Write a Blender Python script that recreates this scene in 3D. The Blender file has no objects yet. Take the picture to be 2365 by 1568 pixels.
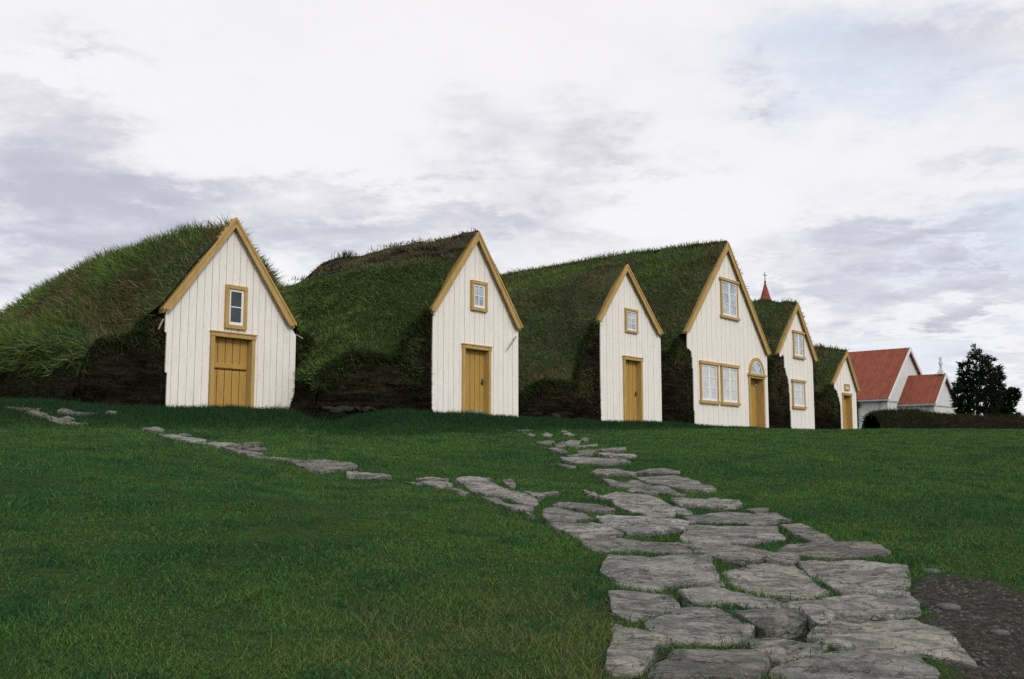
import bpy, math, random
import numpy as np
from mathutils import Vector, Matrix

R = math.radians
random.seed(7)
RNG = np.random.default_rng(11)
S = bpy.context.scene
COL = S.collection

# ------------------------------------------------------------------ camera
FPX, CX, CY, HORIZON = 2300.0, 1182.5, 784.0, 1045.0     # measured on the photograph at 2365 x 1568
PITCH = math.atan((HORIZON - CY) / FPX)
cam = bpy.data.cameras.new("camera"); cam_o = bpy.data.objects.new("camera", cam); COL.objects.link(cam_o)
cam.sensor_width = 36.0; cam.lens = 36.0 * FPX / 2365.0
cam.clip_start = 0.05; cam.clip_end = 3000
cam_o.location = (0, 0, 0); cam_o.rotation_euler = (R(90) + PITCH, 0, 0)
S.camera = cam_o
S.render.resolution_x, S.render.resolution_y = 1024, 679
S.view_settings.view_transform = 'Standard'; S.view_settings.look = 'None'
S.view_settings.exposure = 0.0; S.view_settings.gamma = 1.0
S.view_settings.use_curve_mapping = False
S.cycles.max_bounces = 6; S.cycles.diffuse_bounces = 3; S.cycles.glossy_bounces = 2
S.cycles.transparent_max_bounces = 6; S.cycles.use_denoising = False

def ray(u, v):
    x, y = (u - CX) / FPX, -(v - CY) / FPX
    c, s = math.cos(PITCH), math.sin(PITCH)
    return Vector((x, c - s * y, s + c * y))
def at_depth(u, v, Y):
    d = ray(u, v); return d * (Y / d.y)

# ------------------------------------------------------------------ world: nishita + cloud deck, soft sun
SUN_EL, SUN_AZ = 32.0, 148.0          # azimuth measured from +Y towards +X
W = bpy.data.worlds.new("World"); S.world = W; W.use_nodes = True
nt = W.node_tree; nt.nodes.clear()
def N(tree, t, **kw):
    n = tree.nodes.new(t)
    for k, v in kw.items(): setattr(n, k, v)
    return n
def math_n(tree, op, a, b=None, c=None, clamp=False):
    n = N(tree, 'ShaderNodeMath', operation=op); n.use_clamp = clamp
    for i, q in enumerate((a, b, c)):
        if q is None: continue
        if isinstance(q, (int, float)): n.inputs[i].default_value = q
        else: tree.links.new(q, n.inputs[i])
    return n.outputs[0]
def mixc(tree, f, a, b):
    n = N(tree, 'ShaderNodeMix', data_type='RGBA'); n.clamp_factor = True
    for s, q in ((n.inputs[0], f), (n.inputs[6], a), (n.inputs[7], b)):
        if isinstance(q, (int, float)): s.default_value = q
        elif isinstance(q, tuple): s.default_value = (*q, 1) if len(q) == 3 else q
        else: tree.links.new(q, s)
    return n.outputs[2]
def ramp(tree, f, p0, p1, c0=0.0, c1=1.0):
    n = N(tree, 'ShaderNodeMapRange', interpolation_type='SMOOTHSTEP')
    tree.links.new(f, n.inputs[0])
    n.inputs[1].default_value, n.inputs[2].default_value = p0, p1
    n.inputs[3].default_value, n.inputs[4].default_value = c0, c1
    return n.outputs[0]

sky = N(nt, 'ShaderNodeTexSky', sky_type='NISHITA', sun_disc=False)
sky.sun_elevation = R(SUN_EL); sky.sun_rotation = R(SUN_AZ)
bg_sky = N(nt, 'ShaderNodeBackground'); bg_sky.inputs[1].default_value = 0.12
nt.links.new(sky.outputs[0], bg_sky.inputs[0])
tc = N(nt, 'ShaderNodeTexCoord'); sep = N(nt, 'ShaderNodeSeparateXYZ')
nt.links.new(tc.outputs['Generated'], sep.inputs[0])
dx, dy, dz = sep.outputs
zz = math_n(nt, 'ADD', math_n(nt, 'MAXIMUM', dz, 0.0), 0.13)
comb = N(nt, 'ShaderNodeCombineXYZ')
nt.links.new(math_n(nt, 'DIVIDE', dx, zz), comb.inputs[0]); nt.links.new(math_n(nt, 'DIVIDE', dy, zz), comb.inputs[1])
def wnoise(scale, detail, rough, dist=0.0, off=0.0):
    n = N(nt, 'ShaderNodeTexNoise'); n.inputs['Scale'].default_value = scale
    n.inputs['Detail'].default_value = detail; n.inputs['Roughness'].default_value = rough
    n.inputs['Distortion'].default_value = dist
    ad = N(nt, 'ShaderNodeVectorMath', operation='ADD'); ad.inputs[1].default_value = (off, off * .7, off * .3)
    nt.links.new(comb.outputs[0], ad.inputs[0]); nt.links.new(ad.outputs[0], n.inputs['Vector'])
    return n.outputs[0]
n_warp, n_warp2 = wnoise(3.2, 7, .66, 0, 3.1), wnoise(3.2, 7, .66, 0, 17.7)
n_mid, n_fine = wnoise(1.7, 7, .58, .4, 7.3), wnoise(4.2, 7, .6, .5, 1.9)
az = math_n(nt, 'ARCTAN2', dx, dy)
el = math_n(nt, 'ARCSINE', dz)
az = math_n(nt, 'ADD', az, math_n(nt, 'MULTIPLY', math_n(nt, 'SUBTRACT', n_warp, .5), .40))
el = math_n(nt, 'ADD', el, math_n(nt, 'MULTIPLY', math_n(nt, 'SUBTRACT', n_warp2, .5), .22))
def blobs(lst):
    tot = None
    for (u, v, ru, rv, amt) in lst:
        d = ray(u, v).normalized()
        a0, e0 = math.atan2(d.x, d.y), math.asin(d.z)
        p = math_n(nt, 'MULTIPLY', math_n(nt, 'SUBTRACT', az, a0), FPX / ru)
        q = math_n(nt, 'MULTIPLY', math_n(nt, 'SUBTRACT', el, e0), FPX / rv)
        r2 = math_n(nt, 'ADD', math_n(nt, 'MULTIPLY', p, p), math_n(nt, 'MULTIPLY', q, q))
        g = math_n(nt, 'MULTIPLY', math_n(nt, 'EXPONENT', math_n(nt, 'MULTIPLY', r2, -1.0)), amt)
        tot = g if tot is None else math_n(nt, 'ADD', tot, g)
    return tot
dark = blobs([(20, 200, 120, 90, .55), (150, 330, 220, 75, .68), (60, 420, 200, 60, .5), (330, 470, 260, 60, .50), (250, 108, 130, 32, .5),
              (650, 500, 260, 50, .45), (1380, 380, 210, 60, .8), (1210, 270, 190, 80, .62), (1000, 480, 240, 50, .6),
              (1310, 520, 260, 60, .5), (1765, 190, 75, 32, .55), (2290, 80, 240, 60, .75), (2330, 140, 180, 28, .4),
              (2100, 600, 330, 60, .70), (2300, 690, 240, 45, .6), (1950, 690, 260, 40, .5), (2250, 415, 130, 30, .4), (30, 600, 180, 60, .6),
              (1980, 560, 260, 35, .35), (170, 530, 260, 60, .45), (420, 570, 300, 50, .4), (820, 570, 260, 50, .35), (2100, 790, 320, 30, .4)])
blue = blobs([(1950, 120, 330, 110, .85), (2230, 230, 260, 70, .45), (2200, 850, 300, 60, .55), (1000, 620, 600, 60, .35), (2350, 500, 170, 90, .5), (0, 680, 220, 60, .5),
              (2150, 620, 420, 170, .45)])
white = blobs([(600, 300, 420, 160, .22), (1610, 490, 170, 70, .75), (2290, 760, 190, 25, .8), (2230, 590, 120, 16, .5), (1770, 660, 60, 12, .4), (120, 150, 110, 30, .4), (2300, 910, 200, 30, .7)])
tex = math_n(nt, 'ADD', math_n(nt, 'MULTIPLY', math_n(nt, 'SUBTRACT', n_mid, .47), 1.5), math_n(nt, 'MULTIPLY', math_n(nt, 'SUBTRACT', n_fine, .5), 1.0))
low = ramp(nt, dz, .30, .07)                       # streaky deck towards the horizon
dark = math_n(nt, 'MULTIPLY', dark, .78)
cover = math_n(nt, 'ADD', dark, math_n(nt, 'MULTIPLY', tex, math_n(nt, 'ADD', .46, math_n(nt, 'MULTIPLY', low, .55))))
cover = math_n(nt, 'ADD', cover, math_n(nt, 'MULTIPLY', math_n(nt, 'MULTIPLY', tex, dark), 1.1))
cover = math_n(nt, 'SUBTRACT', cover, white)
cover = math_n(nt, 'ADD', cover, math_n(nt, 'MULTIPLY', low, .12))
cov = ramp(nt, cover, -.15, 1.25)
c = mixc(nt, ramp(nt, blue, 0.0, 1.0), (1.0, .972, .968), (.74, .81, .93))
c = mixc(nt, cov, c, (.56, .545, .635))
bg_cl = N(nt, 'ShaderNodeBackground'); bg_cl.inputs[1].default_value = 1.0
nt.links.new(c, bg_cl.inputs[0])
mx = N(nt, 'ShaderNodeMixShader'); mx.inputs[0].default_value = .90
nt.links.new(bg_sky.outputs[0], mx.inputs[1]); nt.links.new(bg_cl.outputs[0], mx.inputs[2])
wo = N(nt, 'ShaderNodeOutputWorld'); nt.links.new(mx.outputs[0], wo.inputs[0])

sun = bpy.data.lights.new("sun", 'SUN'); sun.energy = 1.5; sun.angle = R(14); sun.color = (1.0, .95, .88)
sun_o = bpy.data.objects.new("sun", sun); COL.objects.link(sun_o)
sd = Vector((math.sin(R(SUN_AZ)) * math.cos(R(SUN_EL)), math.cos(R(SUN_AZ)) * math.cos(R(SUN_EL)), math.sin(R(SUN_EL))))
sun_o.rotation_euler = sd.to_track_quat('Z', 'Y').to_euler(); sun_o.location = sd * 60

# ------------------------------------------------------------------ numpy noise
def _hash(ix, iy, iz, seed):
    h = (ix.astype(np.int64) * 374761393 + iy.astype(np.int64) * 668265263 + iz.astype(np.int64) * 2147483647 + seed * 974634777) & 0xffffffff
    h = ((h ^ (h >> 13)) * 1274126177) & 0xffffffff
    h = h ^ (h >> 16)
    return (h & 0xffff) / 65535.0
def vnoise(P, f=1.0, seed=0):
    p = np.asarray(P, float) * f
    i = np.floor(p); t = p - i; t = t * t * (3 - 2 * t); i = i.astype(np.int64)
    r = 0
    for a in (0, 1):
        for b in (0, 1):
            for c_ in (0, 1):
                w = (t[:, 0] if a else 1 - t[:, 0]) * (t[:, 1] if b else 1 - t[:, 1]) * (t[:, 2] if c_ else 1 - t[:, 2])
                r = r + w * _hash(i[:, 0] + a, i[:, 1] + b, i[:, 2] + c_, seed)
    return r * 2 - 1
def fbm(P, f=1.0, o=4, seed=0, g=.5):
    r, a, s = 0, 1.0, 0
    for k in range(o):
        r = r + a * vnoise(P, f * 2.03 ** k, seed + k * 7); s += a; a *= g
    return r / s
def sstep(a, b, x):
    t = np.clip((x - a) / (b - a), 0, 1); return t * t * (3 - 2 * t)
def splus(x, w): return w * np.logaddexp(0, np.asarray(x) / w)

# ------------------------------------------------------------------ facade line and ground
VPX = 3000.0
_d = ray(VPX, HORIZON); DIR = Vector((_d.x, _d.y, 0)).normalized()       # along the gable fronts
BACK = Vector((-DIR.y, DIR.x, 0))                                        # into the houses
PLINE = at_depth(1097, 960, 24.6)
def ground_base(X, Y):
    X = np.asarray(X, float); Y = np.asarray(Y, float)
    Yc = np.maximum(Y, -12)
    left = splus(-X - .5, 1.2)
    lin = -1.55 + .085 * Yc + .080 * left + .14 * np.exp(-((X + 2.6) / 2.2) ** 2 - ((Y - 9.0) / 1.9) ** 2) - .06 * np.exp(-((X - 3.5) / 1.6) ** 2 - ((Y - 4) / 4) ** 2)
    top = .66 + .085 * splus(-X - 3, 1.0)
    k = .16
    z = -k * np.logaddexp(-lin / k, -top / k)
    q = (X - PLINE.x) * (-BACK.x) + (Y - PLINE.y) * (-BACK.y)
    q = q + 1.75 * sstep(-2.2, -4.6, X)
    m = sstep(1.5, .12, q)
    z = z + (np.maximum(z, .86) - z) * m
    far = np.sqrt(X ** 2 + (Y - 30) ** 2)
    z = z - 4.0 * sstep(70, 260, far)
    return z
def ground_z(X, Y):
    X = np.asarray(X, float).ravel(); Y = np.asarray(Y, float).ravel()
    P = np.stack([X, Y, X * 0], 1)
    return ground_base(X, Y) + .06 * fbm(P, .42, 3, 5) + .014 * fbm(P, 2.1, 3, 9)
def ground_hit(u, v):
    d = ray(u, v); lo = None
    ts = np.linspace(3, 70, 2400)
    h = ts * d.z - ground_base(ts * d.x, ts * d.y)
    k = np.argmax(h < 0)
    if h[k] >= 0: k = len(ts) - 1
    t0, t1 = ts[max(k - 1, 0)], ts[k]; h0, h1 = h[max(k - 1, 0)], h[k]
    t = t0 + (t1 - t0) * (h0 / (h0 - h1)) if h0 != h1 else t0
    return np.array([d.x * t, d.y * t])

# ------------------------------------------------------------------ materials
def new_mat(name):
    m = bpy.data.materials.new(name); m.use_nodes = True
    t = m.node_tree; b = t.nodes['Principled BSDF']
    return m, t, b
def tnoise(t, scale, detail=5, rough=.55, vec=None, dist=0.0):
    n = N(t, 'ShaderNodeTexNoise'); n.inputs['Scale'].default_value = scale; n.inputs['Detail'].default_value = detail
    n.inputs['Roughness'].default_value = rough; n.inputs['Distortion'].default_value = dist
    if vec is None:
        vec = N(t, 'ShaderNodeTexCoord').outputs['Object']
    t.links.new(vec, n.inputs['Vector']); return n.outputs[0]
def scaled(t, sx, sy, sz):
    co = N(t, 'ShaderNodeTexCoord'); mp = N(t, 'ShaderNodeMapping'); mp.inputs['Scale'].default_value = (sx, sy, sz)
    t.links.new(co.outputs['Object'], mp.inputs[0]); return mp.outputs[0]
def bump(t, b, h, strength, dist=.02):
    n = N(t, 'ShaderNodeBump'); n.inputs['Strength'].default_value = strength; n.inputs['Distance'].default_value = dist
    t.links.new(h, n.inputs['Height']); t.links.new(n.outputs[0], b.inputs['Normal'])
def mat_noise(name, c0, c1, scale=6, rough=.8, lo=.35, hi=.65, bscale=40, bstr=.3, bdist=.01, stretch=None, spec=.3, c2=None):
    m, t, b = new_mat(name)
    vec = scaled(t, *stretch) if stretch else None
    f = ramp(t, tnoise(t, scale, 6, .6, vec), lo, hi)
    c = mixc(t, f, c0, c1)
    if c2 is not None:
        c = mixc(t, ramp(t, tnoise(t, scale * 4.3, 5, .65, vec), .56, .72), c, c2)
    t.links.new(c, b.inputs['Base Color'])
    b.inputs['Roughness'].default_value = rough; b.inputs['Specular IOR Level'].default_value = spec
    if bstr: bump(t, b, tnoise(t, bscale, 5, .6, vec), bstr, bdist)
    return m
M = {}
M['white'] = mat_noise('white_painted_boards', (.80, .77, .73), (.73, .695, .655), 2.5, .75, .42, .75, 30, .25, .004, (4, 4, .6), c2=(.60, .56, .51))
M['sash'] = mat_noise('white_sash_paint', (.80, .80, .80), (.74, .74, .74), 8, .6)
M['ochre'] = mat_noise('ochre_paint', (.46, .315, .115), (.38, .25, .085), 3, .7, .35, .7, 40, .3, .004, (3, 3, .7), c2=(.36, .21, .065))
M['ochre_door'] = mat_noise('ochre_door_paint', (.44, .275, .068), (.36, .215, .05), 3, .65, .35, .7, 40, .3, .004, (6, 6, .6), c2=(.34, .18, .04))
M['groove'] = mat_noise('door_groove', (.10, .06, .02), (.07, .04, .012), 5, .9)
M['iron'] = mat_noise('dark_iron', (.02, .02, .022), (.05, .045, .04), 20, .5)
M['greywood'] = mat_noise('weathered_grey_wood', (.30, .28, .26), (.18, .165, .15), 10, .9, stretch=(2, 2, 9))
M['board_gap'] = mat_noise('bare_tan_board_behind', (.40, .33, .23), (.26, .21, .14), 6, .9)
M['knob'] = mat_noise('white_knob', (.8, .8, .8), (.7, .7, .7), 10, .3)
def glass(name, c0, c1, rough=.12):
    m = mat_noise(name, c0, c1, 2.6, rough, .35, .65, 3, .03, .002, spec=.5); return m
M['glass_dark'] = glass('dark_window_glass', (.022, .028, .038), (.05, .06, .07))
M['glass_sky'] = glass('curtain_glass_with_painted_sky_reflection', (.24, .29, .36), (.48, .53, .58))  # bluish-white sky reflection painted into the pane colour, over pale curtains
M['glass_curtain'] = glass('curtained_window_glass', (.62, .62, .62), (.44, .48, .53))
M['turf_roof'] = mat_noise('turf_roof', (.016, .030, .009), (.034, .048, .016), 1.6, .95, .38, .62, 9, .9, .06, c2=(.012, .012, .006))
def dry_roof():
    m, t, b = new_mat('dry_layered_turf')
    co = N(t, 'ShaderNodeTexCoord'); sp = N(t, 'ShaderNodeSeparateXYZ'); t.links.new(co.outputs['Object'], sp.inputs[0])
    n1 = tnoise(t, 1.3, 6, .65, scaled(t, 1, .5, 4.0), .8); n2 = tnoise(t, 5, 6, .7)
    zf = math_n(t, 'ADD', sp.outputs[2], math_n(t, 'MULTIPLY', math_n(t, 'SUBTRACT', n2, .5), 1.2))
    up = ramp(t, zf, 3.5, 4.2)
    g = mixc(t, ramp(t, n2, .38, .62), (.016, .030, .009), (.034, .048, .016))
    d = mixc(t, ramp(t, n1, .42, .60), (.012, .010, .008), (.062, .052, .036))
    d = mixc(t, ramp(t, n2, .60, .72), d, (.11, .095, .068))
    t.links.new(mixc(t, up, g, d), b.inputs['Base Color']); b.inputs['Roughness'].default_value = 1; b.inputs['Specular IOR Level'].default_value = .05
    bump(t, b, math_n(t, 'ADD', n1, math_n(t, 'MULTIPLY', n2, .6)), 1.0, .14)
    return m
M['turf_roof_dry'] = dry_roof()
def wall_mat(name, c0, c1):
    m, t, b = new_mat(name)
    n1 = tnoise(t, 1.1, 6, .65, scaled(t, 1, 1, 5.0), .6)
    n2 = tnoise(t, 4.0, 6, .7, scaled(t, 1, 1, 2.2))
    c = mixc(t, ramp(t, n1, .40, .66), c0, c1)
    c = mixc(t, ramp(t, n2, .56, .78), c, tuple(x * 2.1 for x in c1))
    c = mixc(t, ramp(t, n2, .48, .34), c, (.006, .005, .004))
    t.links.new(c, b.inputs['Base Color']); b.inputs['Roughness'].default_value = 1; b.inputs['Specular IOR Level'].default_value = .05
    bump(t, b, math_n(t, 'ADD', n1, n2), .9, .10)
    return m
M['turf_wall'] = wall_mat('stacked_turf_wall', (.0085, .0078, .0055), (.024, .0215, .0135))
M['stone_dark'] = mat_noise('mossy_foundation_stone', (.013, .0125, .011), (.028, .026, .023), 5, .95, bstr=.6, bdist=.03)
M['boulder'] = mat_noise('grey_boulder', (.15, .15, .155), (.24, .235, .23), 4, .9, bstr=.6, bdist=.03, c2=(.10, .10, .095))
M['soil_stone'] = mat_noise('dull_grey_stone', (.06, .06, .06), (.11, .108, .105), 9, .9, bstr=.6, bdist=.02)
def stone_mat(name, a, b_, c_):
    m, t, b = new_mat(name)
    oi = N(t, 'ShaderNodeObjectInfo'); co_ = N(t, 'ShaderNodeTexCoord')
    sh = N(t, 'ShaderNodeVectorMath', operation='ADD'); t.links.new(co_.outputs['Object'], sh.inputs[0])
    cb = N(t, 'ShaderNodeCombineXYZ')
    for q, k in enumerate((37.0, 91.0, 53.0)): t.links.new(math_n(t, 'MULTIPLY', oi.outputs['Random'], k), cb.inputs[q])
    t.links.new(cb.outputs[0], sh.inputs[1])
    mp = N(t, 'ShaderNodeMapping'); mp.inputs['Scale'].default_value = (1.0, 1.6, 3); t.links.new(sh.outputs[0], mp.inputs[0]); v1 = mp.outputs[0]
    n1 = tnoise(t, 2.4, 8, .66, v1, 1.2); n2 = tnoise(t, 24, 6, .7, sh.outputs[0]); n3 = tnoise(t, 7, 6, .6, v1, .4)
    c = mixc(t, ramp(t, n1, .38, .60), a, b_)
    c = mixc(t, ramp(t, n3, .55, .72), c, c_)
    c = mixc(t, ramp(t, n2, .35, .70), mixc(t, .5, c, (.05, .048, .045)), c)
    mp2 = N(t, 'ShaderNodeMapping'); mp2.inputs['Scale'].default_value = (1.0, 2.6, 3); mp2.inputs['Rotation'].default_value = (0, 0, .35); t.links.new(sh.outputs[0], mp2.inputs[0])
    n4 = tnoise(t, 1.9, 5, .6, mp2.outputs[0], 1.0)
    fis = ramp(t, math_n(t, 'ABSOLUTE', math_n(t, 'SUBTRACT', n4, .5)), .0, .014)
    c = mixc(t, fis, mixc(t, .45, c, (.02, .02, .019)), c)
    lich = tnoise(t, 3.2, 9, .8, sh.outputs[0], .3)
    c = mixc(t, ramp(t, lich, .63, .67, 0, .55), c, (.44, .42, .36))
    h = N(t, 'ShaderNodeHueSaturation'); t.links.new(c, h.inputs['Color'])
    t.links.new(math_n(t, 'MULTIPLY_ADD', oi.outputs['Random'], .50, .74), h.inputs['Value'])
    t.links.new(math_n(t, 'MULTIPLY_ADD', math_n(t, 'FRACT', math_n(t, 'MULTIPLY', oi.outputs['Random'], 7.3)), .9, .5), h.inputs['Saturation'])
    t.links.new(h.outputs[0], b.inputs['Base Color'])
    b.inputs['Roughness'].default_value = .88; b.inputs['Specular IOR Level'].default_value = .25
    bump(t, b, math_n(t, 'ADD', math_n(t, 'MULTIPLY', n1, 1.0), math_n(t, 'ADD', math_n(t, 'MULTIPLY', fis, .35), math_n(t, 'ADD', math_n(t, 'MULTIPLY', n3, .5), math_n(t, 'MULTIPLY', n2, .30)))), 1.0, .07)
    return m
M['flag'] = stone_mat('grey_flagstone', (.145, .150, .142), (.345, .333, .295), (.095, .103, .103))
M['church'] = mat_noise('church_white_boards', (.62, .64, .64), (.54, .565, .57), 2, .8, stretch=(3, 3, .5), bstr=.1)
M['church_trim'] = mat_noise('church_white_trim', (.66, .66, .66), (.60, .60, .61), 3, .7)
M['church_grey'] = mat_noise('church_grey_gutter', (.36, .41, .43), (.30, .34, .36), 3, .6)
def red_roof():
    m, t, b = new_mat('red_corrugated_roof')
    n = tnoise(t, 1.2, 6, .6, scaled(t, .5, 2, 2))
    c = mixc(t, ramp(t, n, .35, .68), (.265, .085, .057), (.20, .064, .045))
    t.links.new(c, b.inputs['Base Color']); b.inputs['Roughness'].default_value = .9; b.inputs['Specular IOR Level'].default_value = .08
    return m
M['red'] = red_roof()
M['bark'] = mat_noise('spruce_bark', (.03, .022, .016), (.06, .045, .035), 8, .95)
def blade_mat(name, trans=.25, gain=1.0):
    m, t, b = new_mat(name); t.nodes.remove(b)
    at = N(t, 'ShaderNodeAttribute', attribute_name='col')
    d = N(t, 'ShaderNodeBsdfDiffuse'); tr = N(t, 'ShaderNodeBsdfTranslucent'); mxs = N(t, 'ShaderNodeMixShader')
    mxs.inputs[0].default_value = trans
    t.links.new(at.outputs['Color'], d.inputs[0]); t.links.new(at.outputs['Color'], tr.inputs[0])
    t.links.new(d.outputs[0], mxs.inputs[1]); t.links.new(tr.outputs[0], mxs.inputs[2])
    t.links.new(mxs.outputs[0], t.nodes['Material Output'].inputs[0])
    return m
M['blade'] = blade_mat('grass_blades'); M['needle'] = blade_mat('spruce_needles', .08)
def ground_mat():
    m, t, b = new_mat('lawn_soil')
    at = N(t, 'ShaderNodeAttribute', attribute_name='dirt')
    n = tnoise(t, 1.3, 6, .6); n2 = tnoise(t, 18, 6, .7)
    c = mixc(t, ramp(t, n, .35, .65), (.022, .050, .012), (.036, .070, .016))
    c = mixc(t, ramp(t, n2, .45, .70), c, (.012, .018, .006))
    d = mixc(t, ramp(t, n2, .40, .66), (.024, .021, .018), (.068, .062, .056))
    d = mixc(t, ramp(t, tnoise(t, 55, 4, .6), .62, .70), d, (.075, .072, .07))
    c = mixc(t, at.outputs['Fac'], c, d)
    t.links.new(c, b.inputs['Base Color']); b.inputs['Roughness'].default_value = 1; b.inputs['Specular IOR Level'].default_value = .05
    bump(t, b, n2, .8, .04)
    return m
M['ground'] = ground_mat()
M['pebble'] = mat_noise('loose_pebbles', (.045, .044, .043), (.09, .088, .085), 3, .9)

# ------------------------------------------------------------------ mesh helpers
def raw_mesh(name, verts, faces_flat, nper, mat, smooth=False, col=None):
    """verts (n,3); faces_flat (m*nper) indices"""
    me = bpy.data.meshes.new(name)
    v = np.asarray(verts, np.float32); f = np.asarray(faces_flat, np.int32).ravel(); m = len(f) // nper
    me.vertices.add(len(v)); me.vertices.foreach_set('co', v.ravel())
    me.loops.add(len(f)); me.loops.foreach_set('vertex_index', f)
    me.polygons.add(m); me.polygons.foreach_set('loop_start', np.arange(0, m * nper, nper, dtype=np.int32))
    if smooth: me.polygons.foreach_set('use_smooth', np.ones(m, bool))
    me.update(calc_edges=True)
    if col is not None:
        a = me.color_attributes.new('col', 'FLOAT_COLOR', 'POINT')
        a.data.foreach_set('color', np.concatenate([col, np.ones((len(col), 1))], 1).astype(np.float32).ravel())
    me.materials.append(mat)
    return me
def link(name, me, parent=None, loc=(0, 0, 0)):
    o = bpy.data.objects.new(name, me); COL.objects.link(o)
    o.location = loc
    if parent is not None: o.parent = parent
    return o
def tag(o, label=None, cat=None, group=None, kind=None):
    if label: o['label'] = label
    if cat: o['category'] = cat
    if group: o['group'] = group
    if kind: o['kind'] = kind
    return o
def empty(name, loc, rz=0.0):
    o = bpy.data.objects.new(name, None); COL.objects.link(o); o.empty_display_size = .3
    o.location = loc; o.rotation_euler = (0, 0, rz); return o
class MB:
    def __init__(s): s.v, s.f = [], []
    def box(s, x0, x1, y0, y1, z0, z1):
        n = len(s.v)
        s.v += [(x0, y0, z0), (x1, y0, z0), (x1, y1, z0), (x0, y1, z0), (x0, y0, z1), (x1, y0, z1), (x1, y1, z1), (x0, y1, z1)]
        s.f += [tuple(n + i for i in q) for q in ((0, 3, 2, 1), (4, 5, 6, 7), (0, 1, 5, 4), (1, 2, 6, 5), (2, 3, 7, 6), (3, 0, 4, 7))]
    def prism(s, poly, y0, y1):
        """poly: (x,z) outline, counter-clockwise seen from -y"""
        n, k = len(s.v), len(poly)
        s.v += [(x, y0, z) for x, z in poly] + [(x, y1, z) for x, z in poly]
        s.f.append(tuple(range(n, n + k))); s.f.append(tuple(range(n + 2 * k - 1, n + k - 1, -1)))
        for i in range(k):
            j = (i + 1) % k
            s.f.append((n + i, n + k + i, n + k + j, n + j))
    def tube(s, p, q, r0, r1=None, seg=8):
        p, q = Vector(p), Vector(q); r1 = r0 if r1 is None else r1
        d = (q - p).normalized(); a = d.orthogonal().normalized(); b = d.cross(a)
        n = len(s.v)
        for c_, r in ((p, r0), (q, r1)):
            for i in range(seg):
                t = 2 * math.pi * i / seg
                s.v.append(tuple(c_ + a * (r * math.cos(t)) + b * (r * math.sin(t))))
        for i in range(seg):
            j = (i + 1) % seg; s.f.append((n + i, n + j, n + seg + j, n + seg + i))
        s.f.append(tuple(n + i for i in reversed(range(seg)))); s.f.append(tuple(n + seg + i for i in range(seg)))
    def add(s, verts, faces):
        n = len(s.v); s.v += [tuple(v) for v in verts]; s.f += [tuple(n + i for i in f) for f in faces]
    def build(s, name, mat, parent=None, smooth=False, bevel=0.0, loc=(0, 0, 0)):
        me = bpy.data.meshes.new(name); me.from_pydata(s.v, [], s.f); me.update()
        me.materials.append(mat)
        if smooth: me.polygons.foreach_set('use_smooth', [True] * len(me.polygons))
        o = link(name, me, parent, loc)
        if bevel:
            b = o.modifiers.new('bevel', 'BEVEL'); b.width = bevel; b.segments = 2; b.limit_method = 'ANGLE'
        return o
def blades(P, D, length, width, col, two=False, curl=None):
    """triangular blades: root points P, growth directions D (unit), per-blade length, width, colour -> verts, faces, vertex colours"""
    n = len(P)
    th = RNG.uniform(0, 2 * np.pi, n); rv = np.stack([np.cos(th), np.sin(th), RNG.uniform(-.3, .3, n)], 1)
    side = np.cross(D, rv); side /= np.linalg.norm(side, axis=1, keepdims=True) + 1e-9
    w = (width * .5)[:, None] * side
    if not two:
        V = np.stack([P - w, P + w, P + D * length[:, None]], 1).reshape(-1, 3)
        return V, np.arange(3 * n), np.repeat(col, 3, 0)
    c_ = curl if curl is not None else rv * .5
    mid = P + D * (length * .55)[:, None]; tip = mid + (D + c_) * (length * .5)[:, None]
    V = np.stack([P - w, P + w, mid + w * .7, mid - w * .7, tip], 1).reshape(-1, 3)
    k = (np.arange(n) * 5)[:, None]
    F = (k + np.array([[0, 1, 2, 0, 2, 3, 3, 2, 4]])).ravel()
    return V, F, np.repeat(col, 5, 0)

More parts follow.
